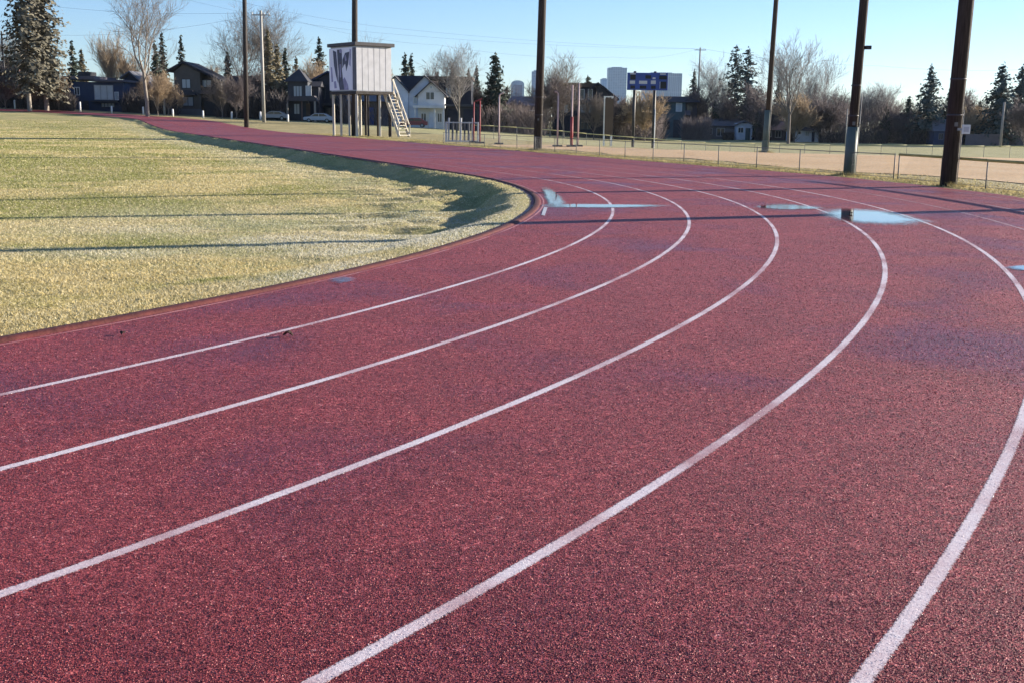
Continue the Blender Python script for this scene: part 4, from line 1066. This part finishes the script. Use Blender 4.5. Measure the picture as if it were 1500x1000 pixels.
# wooden board fence at right
h = House('board_fence', 'dark wooden board fence at the foot of the trees right of the thickest pole', 'fence', 1442, 212)
for i, x in enumerate(np.arange(1416, 1470, 6.0)):
    m = MB()
    for k in range(6): m.box(h.X(x + k) + .005, h.X(x + k + 1) - .005, h.Y + (.02 if k % 2 else 0), h.Y + .04 + (.02 if k % 2 else 0), h.z0, h.Z(x, 197))
    m.build('board_panel', MT['purple_grey'], h.root)
m = MB(); m.box(h.X(1416), h.X(1470), h.Y + .07, h.Y + .15, h.Z(1440, 201), h.Z(1440, 199)); m.build('rail', MT['brown'], h.root)

# ------------------------------------------------------------------ downtown towers
def tower(name, label, x0, x1, yt, Y, m, depth=40, cap=None, crown=None):
    X0, X1 = PX(x0, Y), PX(x1, Y); zt = PZ((x0 + x1) / 2, yt, Y); z0 = T((X0 + X1) / 2, 3000) - 2
    root = empty(name, ((X0 + X1) / 2, Y, z0), label, 'tower', 'downtown towers on the skyline')
    if crown:
        r = (X1 - X0) / 2; pts = [(X0, z0), (X0, zt - r * .55)] + [((X0 + X1) / 2 - r * math.cos(t), zt - r * .55 + r * .55 * math.sin(t)) for t in np.linspace(.25, math.pi - .12, 12)] + [(X1, zt - r * .75), (X1, z0)]
        MB().prism_y(pts, Y, Y + depth).build('shaft', MT[m], root)
        MB().box(X0 + r * .55, X1 - r * .3, Y - 3, Y - .1, z0, zt - r * .7).build('bay', MT['tower_b'], root)
    else:
        MB().box(X0, X1, Y, Y + depth, z0, zt).build('shaft', MT[m], root)
        MB().box(X0 + (X1 - X0) * .2, X1 - (X1 - X0) * .25, Y + 8, Y + depth - 8, zt + .02, zt + (cap or 3)).build('plant_room', MT['tower_c'], root)
    return root
tower('office_tower', 'blue tower with rounded top just left of the middle light pole', 748, 767, 118, 3000, 'tower_a', crown=True)
tower('office_tower', 'narrow blue tower partly behind the middle light pole', 778, 792, 105, 3050, 'tower_c')
tower('office_tower', 'tallest pale blue tower, left of the scoreboard', 889, 916, 99.5, 3000, 'tower_a', cap=2)
tower('office_tower', 'low pale tower stepping down left of the tallest tower', 879, 889.5, 116, 3100, 'tower_a', cap=2)
tower('office_tower', 'steel blue striped tower half hidden by the right end of the scoreboard', 940, 996.5, 107.5, 3020, 'tower_c', cap=2)

# ------------------------------------------------------------------ raised press box
Yb = 92.0
cx, cy = PX(523, Yb), Yb
zb0 = T(cx, cy + 2); zf = PZ(523, 134, Yb); zr = PZ(523, 64, Yb)
root = empty('press_box', (cx, cy, zb0), 'raised pale press box on thin wooden legs with a banner and side stairs', 'press box')
a1 = R(38)   # right wall direction from the front corner; the left wall is square to it
rd = Vector((math.cos(a1), math.sin(a1), 0)); ld = Vector((-math.sin(a1), math.cos(a1), 0))
c0 = Vector((cx, cy, 0)); LR, LL = 3.25, 4.05
def pb(i, j, z): v = c0 + rd * i + ld * j; return (v.x, v.y, z)
def slab(mb, i0, i1, j0, j1, z0, z1):
    mb.add([pb(i0, j0, z0), pb(i1, j0, z0), pb(i1, j1, z0), pb(i0, j1, z0), pb(i0, j0, z1), pb(i1, j0, z1), pb(i1, j1, z1), pb(i0, j1, z1)],
           [(3, 2, 1, 0), (4, 5, 6, 7), (0, 1, 5, 4), (1, 2, 6, 5), (2, 3, 7, 6), (3, 0, 4, 7)]); return mb
sd_ = slab(MB(), 0, LR, 0, LL, zf + .02, zr - .16)
for k in range(6): slab(sd_, .02 + k * .54, .02 + k * .54 + .49, -.022 - .006 * (k % 2), 0, zf + .06, zr - .2)
sd_.build('wall', MT['siding_lav'], root)
slab(MB(), -.22, LR + .22, -.22, LL + .22, zr - .155, zr + .12).build('roof', MT['trim_dark'], root, bevel=.03)
slab(MB(), -.1, LR + .1, -.1, LL + .1, zf - .22, zf + .015).build('floor', MT['wood_dark'], root)
bn = slab(MB(), -.10, -.004, .42, LL + .1, zf + .1, zr - .26).build('banner', MT['banner'], root)
slab(MB(), -.11, .02, .06, .36, zf + .12, zr - .3).build('corner_panel', MT['greyroof'], root)
# printed dark figure with raised arms: flat shapes on the banner
def ink(pts, m, d):
    n = len(pts); H_ = zr - zf - .4; mb = MB()
    P0 = [pb(-.10 - d, .42 + u * (LL - .4), zf + .12 + v * H_) for u, v in pts]; P1 = [pb(-.102, .42 + u * (LL - .4), zf + .12 + v * H_) for u, v in pts]
    mb.add(P0 + P1, [tuple(range(n)), tuple(range(2 * n - 1, n - 1, -1))] + [(i, (i + 1) % n, n + (i + 1) % n, n + i) for i in range(n)])
    mb.build('banner_print', MT[m], bn)
ink([(.56, .0), (.62, .2), (.60, .45), (.64, .70), (.66, .97), (.46, .97), (.44, .75), (.46, .5), (.42, .25), (.36, .0)], 'banner_ink', .012)
ink([(.42, .72), (.30, .88), (.12, .9), (.18, .62), (.26, .45), (.30, .62), (.36, .60), (.43, .52)], 'banner_ink', .018)
ink([(.66, .6), (.70, .92), (.84, .96), (.80, .6), (.72, .35), (.64, .18)], 'banner_ink', .022)
ink([(.36, .0), (.42, .25), (.34, .3), (.2, .12), (.18, .0)], 'banner_ink2', .014)
ink([(.50 + .055 * math.cos(t), .93 + .05 * math.sin(t)) for t in np.linspace(0, 6.28, 12, endpoint=False)], 'banner_ink2', .026)
ink([(.86, .2), (.90, .55), (.95, .56), (.93, .2)], 'banner_ink2', .013)
ink([(.70, .05), (.74, .22), (.82, .2), (.80, .04)], 'banner_ink2', .019)
ink([(.24, .70), (.27, .84), (.33, .80), (.30, .68)], 'banner_ink2', .024)
ink([(.48, .30), (.50, .62), (.55, .62), (.54, .30)], 'banner_ink2', .020)
ink([(.08, .55), (.05, .95), (.10, .97), (.13, .6)], 'banner_ink2', .016)
# slightly darker left strip
for i, j, w_ in ((.05, .1, .2), (1.1, .1, .14), (2.2, .1, .14), (LR - .1, .1, .24), (.1, 1.35, .16), (.1, 2.7, .16), (.1, LL - .1, .18), (LR - .1, LL - .1, .18), (LR - .1, 2.0, .16), (1.6, 2.2, .2)):
    v = pb(i, j, 0); z = T(v[0], v[1]) - .1
    MB().box(v[0] - w_ / 2, v[0] + w_ / 2, v[1] - w_ / 2, v[1] + w_ / 2, z, zf - .23).build('leg', MT['wood_cream' if (i + j) % 1 > .3 or i < .2 else 'wood_dark'], root)  # legs are brown wood; sunlight is put into the colour of the cream ones
# stairs run down to the right of the box
st = Vector(pb(LR + .12, .7, zf + .05)); ex, ez = PX(592, Yb + 1.2), T(PX(592, Yb + 1.2), Yb + 1.2)
en = Vector((ex, Yb + 1.2, ez)); hd = Vector((en.x - st.x, en.y - st.y, 0)); sdv = hd.normalized().cross(Vector((0, 0, 1))) * .5
stair = None
m = MB(); m.bar(st + sdv, en + sdv, .07, .26); m.bar(st - sdv, en - sdv, .07, .26); stair = m.build('stair', MT['wood_cream'], root)
m = MB()
for k in range(14):
    c = st.lerp(en, (k + .5) / 14); m.bar(c + sdv * .93, c - sdv * .93, .28, .05, up=(0, 0, 1))
m.build('treads', MT['wood_cream'], stair)
for sg_ in (1, -1):
    m = MB(); up = Vector((0, 0, 1.0)); m.bar(st + sdv * sg_ + up, en + sdv * sg_ + up, .07, .11)
    for k in range(5):
        c = st.lerp(en, k / 4); c = c + sdv * sg_ * 1.16; m.bar(c, c + up, .08, .08, up=(0, 1, 0))
    m.build('handrail', MT['wood_cream'], stair)
v = pb(-.02, .3, zf + 1.9)
# ------------------------------------------------------------------ scoreboard
Ys = 128.0
X0, X1 = PX(917, Ys), PX(976, Ys); zt, zb_ = PZ(946, 107, Ys), PZ(946, 132.5, Ys)
zg = T((X0 + X1) / 2, Ys)
root = empty('scoreboard', ((X0 + X1) / 2, Ys, zg), 'blue electronic scoreboard with white boxes on two dark posts', 'scoreboard')
MB().box(X0, X1, Ys, Ys + .35, zb_, zt).build('board', MT['score_blue'], root, bevel=.03)
W_, H_ = X1 - X0, zt - zb_
def sbx(u0, u1, v0, v1, m, nm, d=.05, par=None): return MB().box(X0 + u0 * W_, X0 + u1 * W_, Ys - d, Ys - .004, zb_ + v0 * H_, zb_ + v1 * H_).build(nm, MT[m], par or root)
for u0, u1, v0, v1 in ((.07, .20, .60, .88), (.44, .58, .66, .86), (.78, .97, .62, .84), (.08, .19, .08, .26), (.31, .47, .08, .26), (.59, .70, .08, .26), (.82, .96, .1, .5)):
    dgt = sbx(u0, u1, v0, v1, 'score_dark', 'digit_panel')
for u0, u1, v0, v1 in ((.06, .19, .36, .54), (.29, .49, .36, .54), (.58, .70, .36, .56), (.80, .81, .1, .5), (.62, .69, .64, .74)): sbx(u0, u1, v0, v1, 'siding_lav', 'name_plate', .03)
for u, v0 in ((.06, .90), (.80, .90)): sbx(u, u + .14, v0, v0 + .07, 'siding_lav', 'name_plate', .035)
for x in (928.5, 958):
    xx = PX(x, Ys); MB().tube((xx, Ys + .55, zg - .3), (xx, Ys + .55, zt + .18), .17, .15, 12).build('post', MT['dark_metal'], root, smooth=True)
# ------------------------------------------------------------------ utility poles and wires
def utility(x, yt, Y, d, label, m='wood_grey', arm=None, name='utility_pole'):
    X = PX(x, Y); z0 = T(X, Y) - .1; zt = PZ(x, yt, Y)
    rt = empty(name, (X, Y, z0), label, 'utility pole', 'utility poles along the street')
    MB().tube((X, Y, z0), (X, Y, zt), d / 2, d * .36, 12).build('shaft', MT[m], rt, smooth=True)
    for i, dz in enumerate(arm or ()):
        MB().bar((X - 1.3, Y - .12, zt - dz), (X + 1.3, Y - .12, zt - dz), .12, .14).build('crossarm', MT['wood_grey'], rt)
        m_ = MB()
        for q in (-1.2, -.5, .5, 1.2): m_.tube((X + q, Y - .12, zt - dz + .07), (X + q, Y - .12, zt - dz + .32), .05, .035, 8)
        m_.build('insulators', MT['white'], rt)
    return Vector((X, Y, zt))
uA = utility(1021, 70, 262, .42, 'brown utility pole with one crossarm right of the teal house', 'wood_grey', (.55,))
uB = utility(387, 16, 166, .50, 'pale grey utility pole right of the leftmost light pole', 'pale_pole', (.6,))
uC = utility(12, 46, 188, .34, 'dark utility pole rising behind bushes at the left edge', 'dark_metal', (.5,))
uD = utility(1240, 160, 196, .22, 'slim pale pole left of the sleeved light pole', 'pale_pole')
uE = utility(1468, 150, 206, .5, 'pale trunk like pole in front of the big dark blue spruce', 'wood_grey')
uF = utility(242, 146, 186, .40, 'short pale pole in front of the brown gabled house', 'pale_pole')
uG = utility(959, 160, 120, .12, 'thin white pole beside the right scoreboard post', 'white')
def wire(label, pts, sag, r=.011):
    p = [Vector(a) for a in pts]; m = MB()
    for a, b_ in zip(p, p[1:]):
        q = None
        for k in range(15):
            t = k / 14; c = a.lerp(b_, t); c.z -= sag * 4 * t * (1 - t)
            if q is not None: m.tube(q, c, r, r, 4)
            q = c
    o = m.build('power_line', MT['dark_metal'], origin=p[0]); tag(o, label, 'power line', 'overhead power lines')
def V3(x, y, Y): return Vector(P(x, y, Y))
wire('thin power line running down from upper left to the crossarm pole', [V3(250, -22, 176), V3(560, 40, 205), uA + Vector((-1.2, -.12, -.25))], .6)
wire('second thin power line just below the first, ending on the same crossarm', [V3(250, -6, 176), V3(560, 49, 205), uA + Vector((1.2, -.12, -.25))], .7)
wire('power line crossing the sky low at right behind the two right poles', [uA + Vector((.5, -.12, -.25)), V3(1290, 97, 250), V3(1560, 99, 240)], .8)
wire('power line between the left edge and the pale utility pole, upper one', [V3(-60, -10, 190), uB + Vector((-1.2, -.12, -.3))], 1.2)
wire('power line between the left edge pole and the pale utility pole, lower one', [uC + Vector((.5, -.12, -.2)), uB + Vector((.5, -.12, -.3))], 1.5)
wire('power line from the pale utility pole past the press box roof', [uB + Vector((1.2, -.12, -.3)), V3(640, 66, 215), V3(900, 84, 245), uA + Vector((-.5, -.12, -.3))], .9)
# ------------------------------------------------------------------ short posts along the far kerb
protob = None
for i, (x, h_, hint) in enumerate(((24, 1.35, 'in front of the bushy tree at the left edge'), (71, 1.45, 'below the tall spruce pair'), (119, 1.5, 'left of the blue house door'), (165, 1.1, 'under the large pale window'),
                                   (211, 1.2, 'at the foot of the tall bare tree'), (254, 1.1, 'below the left corner of the brown gabled house'), (298, 1.1, 'before the brown gabled house garage'), (340, 1.1, 'in front of the nearly black house'),
                                   (382, 1.3, 'beside the pale utility pole'), (422, 1.1, 'before the turret house porch'))):
    Y = 184 - i * .8; X = PX(x, Y); z = T(X, Y)
    root = empty('bollard', (X, Y, z), 'short white post ' + hint, 'post', 'short white posts along the far side')
    MB().tube((X, Y, z - .1), (X, Y, z + h_), .15, .14, 10).build('shaft', MT['white'], root, smooth=True)
    MB().tube((X, Y, z + h_ + .002), (X, Y, z + h_ + .06), .14, .05, 10).build('cap', MT['white'], root, smooth=True)
# ------------------------------------------------------------------ goal posts, rack, board
def goal(x, yt, Y, label, lean=0, pad=True, hook=1, m='pink_post', padm='red', ph=1.6):
    X = PX(x, Y); z = T(X, Y); zt = PZ(x, yt, Y)
    root = empty('goal_post', (X, Y, z), label, 'goal post', 'white and red posts stored beyond the track')
    mb = MB().tube((X, Y, z - .05), (X, Y, zt), .05, .045, 12)
    if hook:
        q = Vector((X, Y, zt))
        for k in range(1, 7):
            t = k / 6 * math.pi * .6; c = Vector((X - hook * .2 * (1 - math.cos(t)), Y, zt + .2 * math.sin(t))); mb.tube(q, c, .045, .045, 10); q = c
    mb.build('shaft', MT[m], root, smooth=True)
    if pad: MB().tube((X, Y, z + .05), (X, Y, z + ph), .085, .085, 12).build('pad', MT[padm], root, smooth=True)
    MB().box(X - .28, X + .28, Y - .22, Y + .22, z - .05, z + .10).build('foot', MT['dark_metal'], root, bevel=.02)
goal(703, 148, 71, 'red post with short arm beside the white barrier rack', hook=0, m='red', pad=False)
goal(694, 150, 74, 'second red post just left of the armed one', hook=0, m='red', pad=False)
goal(731, 142, 70, 'pale pink post with hooked white top left of the middle pole', hook=-1, pad=False)
goal(817, 140, 66, 'pale post with hooked top and dark foot right of the middle pole', hook=.8, pad=False)
goal(837.5, 125, 66, 'white post with tall red pad, left of a close pair', hook=0, ph=1.7)
goal(847, 122, 66.5, 'plain white post, right of a close pair', hook=0, pad=False)
xa, xb = PX(696, 71), PX(706, 71)
b_ = [o for o in scene.objects if o.name == 'goal_post'][0]
MB().bar((xa, 70.9, PZ(690, 149, 71)), (xb, 70.9, PZ(706, 145, 71)), .08, .08).build('arm', MT['red'], b_)
# barrier rack
Y = 74; X0, X1 = PX(653, Y), PX(700, Y); z = T((X0 + X1) / 2, Y)
root = empty('barrier_rack', ((X0 + X1) / 2, Y, z), 'rack of white upright barriers standing beside the track right of the stairs', 'rack', None)
zt = PZ(670, 180, Y)
m = MB()
for a in (z + .08, zt): m.bar((X0, Y, a), (X1, Y, a), .07, .07); m.bar((X0, Y + .9, a), (X1, Y + .9, a), .07, .07)
for x in (X0, X1):
    for y in (Y, Y + .9): m.bar((x, y, z - .05), (x, y, zt + .05), .08, .08, up=(0, 1, 0))
m.build('frame', MT['siding_lav'], root)
for k in range(7):
    x = X0 + (X1 - X0) * (k + .6) / 8
    MB().bar((x, Y + .45, z + .12), (x + .02, Y + .45, zt + (.06 if k % 3 else .3)), .11, .5 if k % 2 else .12, up=(0, 1, 0)).build('barrier', MT['greyroof' if k % 3 else 'siding_lav'], root)
# tall board
Y = 112; X0, X1 = PX(885, Y), PX(896, Y); z = T((X0 + X1) / 2, Y); zt = PZ(890, 143, Y)
root = empty('notice_board', ((X0 + X1) / 2, Y, z), 'tall narrow brown board between two white posts left of the scoreboard', 'board')
for x in (X0, X1): MB().box(x - .08, x + .08, Y - .08, Y + .08, z - .1, zt).build('post', MT['white'], root)
MB().box(X0 + .03, X1 + .12, Y - .13, Y - .085, PZ(890, 198, Y), zt - .1).build('panel', MT['brown'], root)
MB().bar((X0 - .1, Y, zt + .06), (X1 + .1, Y, zt + .06), .18, .1).build('cap', MT['white'], root)
# ------------------------------------------------------------------ parked cars
def car(x, Y, m, label, Ln=4.5, hgt=1.45, rz=0):
    X = PX(x, Y); z = T(X, Y) + .02
    root = empty('parked_car', (X, Y, z), label, 'car', 'cars parked along the street')
    hw = .88; k = Ln / 4.5
    prof = [(-2.25, .35), (-2.25, .72), (-2.1, .86), (-1.3, .93), (-.55, hgt - .06), (-.2, hgt), (.85, hgt), (1.2, hgt - .08), (1.85, .98), (2.2, .92), (2.25, .6), (2.22, .35)]
    def pr(pts, a, b, nm, mm, par=root, bev=0):
        return MB().prism_y([(X + px * k, z + pz) for px, pz in pts], Y + a, Y + b).build(nm, MT[mm], par, bevel=bev)
    body = pr(prof, -hw, hw, 'body', m, bev=.06)
    for s_ in (-1, 1):
        a, b2 = (-hw - .012, -hw - .002) if s_ < 0 else (hw + .002, hw + .012)
        pr([(-1.1, .96), (-.5, hgt - .12), (.12, hgt - .08), (.12, .96)], a, b2, 'window', 'pane_dark'); pr([(.2, .96), (.2, hgt - .08), (.95, hgt - .1), (1.5, .98)], a, b2, 'window', 'pane_dark')
    for wx in (-1.4, 1.4):
        for s_ in (-1, 1):
            y0 = Y + s_ * (hw - .1); w_ = MB().tube((X + wx * k, y0 - .12, z + .31), (X + wx * k, y0 + .12, z + .31), .32, .32, 18).build('wheel', MT['tyre'], root, smooth=True)
            yy = y0 + s_ * .125; MB().tube((X + wx * k, yy - .006, z + .31), (X + wx * k, yy + .006, z + .31), .19, .19, 14).build('rim', MT['galv'], w_)
    for s_ in (-1, 1): MB().box(X - 2.27 * k, X - 2.2 * k, Y + s_ * .6 - .18, Y + s_ * .6 + .18, z + .62, z + .76).build('headlight', MT['pane_light'], root)
    return root
car(467, 184, 'car_white', 'pale bluish car parked in front of the navy gabled house', 4.6)
car(402, 187, 'car_grey', 'grey car in the shade beside the pale utility pole', 4.5)
car(606, 180, 'car_red', 'dark red car parked in front of the white house', 4.4)
car(948, 212, 'car_grey', 'silver car in the shade under the scoreboard', 4.4)

# ------------------------------------------------------------------ sky and sun
SUN_AZ, SUN_EL = R(67), R(13)
w = bpy.data.worlds.new('World'); scene.world = w; w.use_nodes = True
nt = w.node_tree; bg = nt.nodes['Background']
sky = nt.nodes.new('ShaderNodeTexSky'); sky.sky_type = 'NISHITA'; sky.sun_disc = False
sky.sun_elevation = SUN_EL; sky.sun_rotation = SUN_AZ; sky.air_density = 1.0; sky.dust_density = .2; sky.ozone_density = 3.0; sky.altitude = 1000
tint = nt.nodes.new('ShaderNodeMix'); tint.data_type = 'RGBA'; tint.blend_type = 'MULTIPLY'; tint.inputs[0].default_value = 1
tint.inputs[7].default_value = (.89, .97, 1.18, 1)
nt.links.new(sky.outputs[0], tint.inputs[6]); nt.links.new(tint.outputs[2], bg.inputs[0]); bg.inputs[1].default_value = .062
sl = bpy.data.lights.new('sun', 'SUN'); sl.energy = 5.0; sl.angle = R(.5); sl.color = (1, .90, .76)
so = link(bpy.data.objects.new('sun', sl)); so.location = (60, 30, 40)
sdir = Vector((math.sin(SUN_AZ) * math.cos(SUN_EL), math.cos(SUN_AZ) * math.cos(SUN_EL), math.sin(SUN_EL)))
so.rotation_euler = sdir.to_track_quat('Z', 'Y').to_euler()

scene.view_settings.view_transform = 'Standard'; scene.view_settings.look = 'None'
scene.view_settings.exposure = 1.55; scene.view_settings.gamma = 1

# ------------------------------------------------------------------ air
hb = MB().box(-4200, 4200, -4200, 4200, -6, 190)
hm = bpy.data.materials.new('air'); hm.use_nodes = True; nt = hm.node_tree
nt.nodes.remove(nt.nodes['Principled BSDF']); pv = nt.nodes.new('ShaderNodeVolumePrincipled')
pv.inputs['Color'].default_value = (.80, .90, 1, 1); pv.inputs['Density'].default_value = .00003; pv.inputs['Anisotropy'].default_value = .3
nt.links.new(pv.outputs[0], nt.nodes['Material Output'].inputs['Volume'])
ho = hb.build('haze', hm); ho['kind'] = 'stuff'
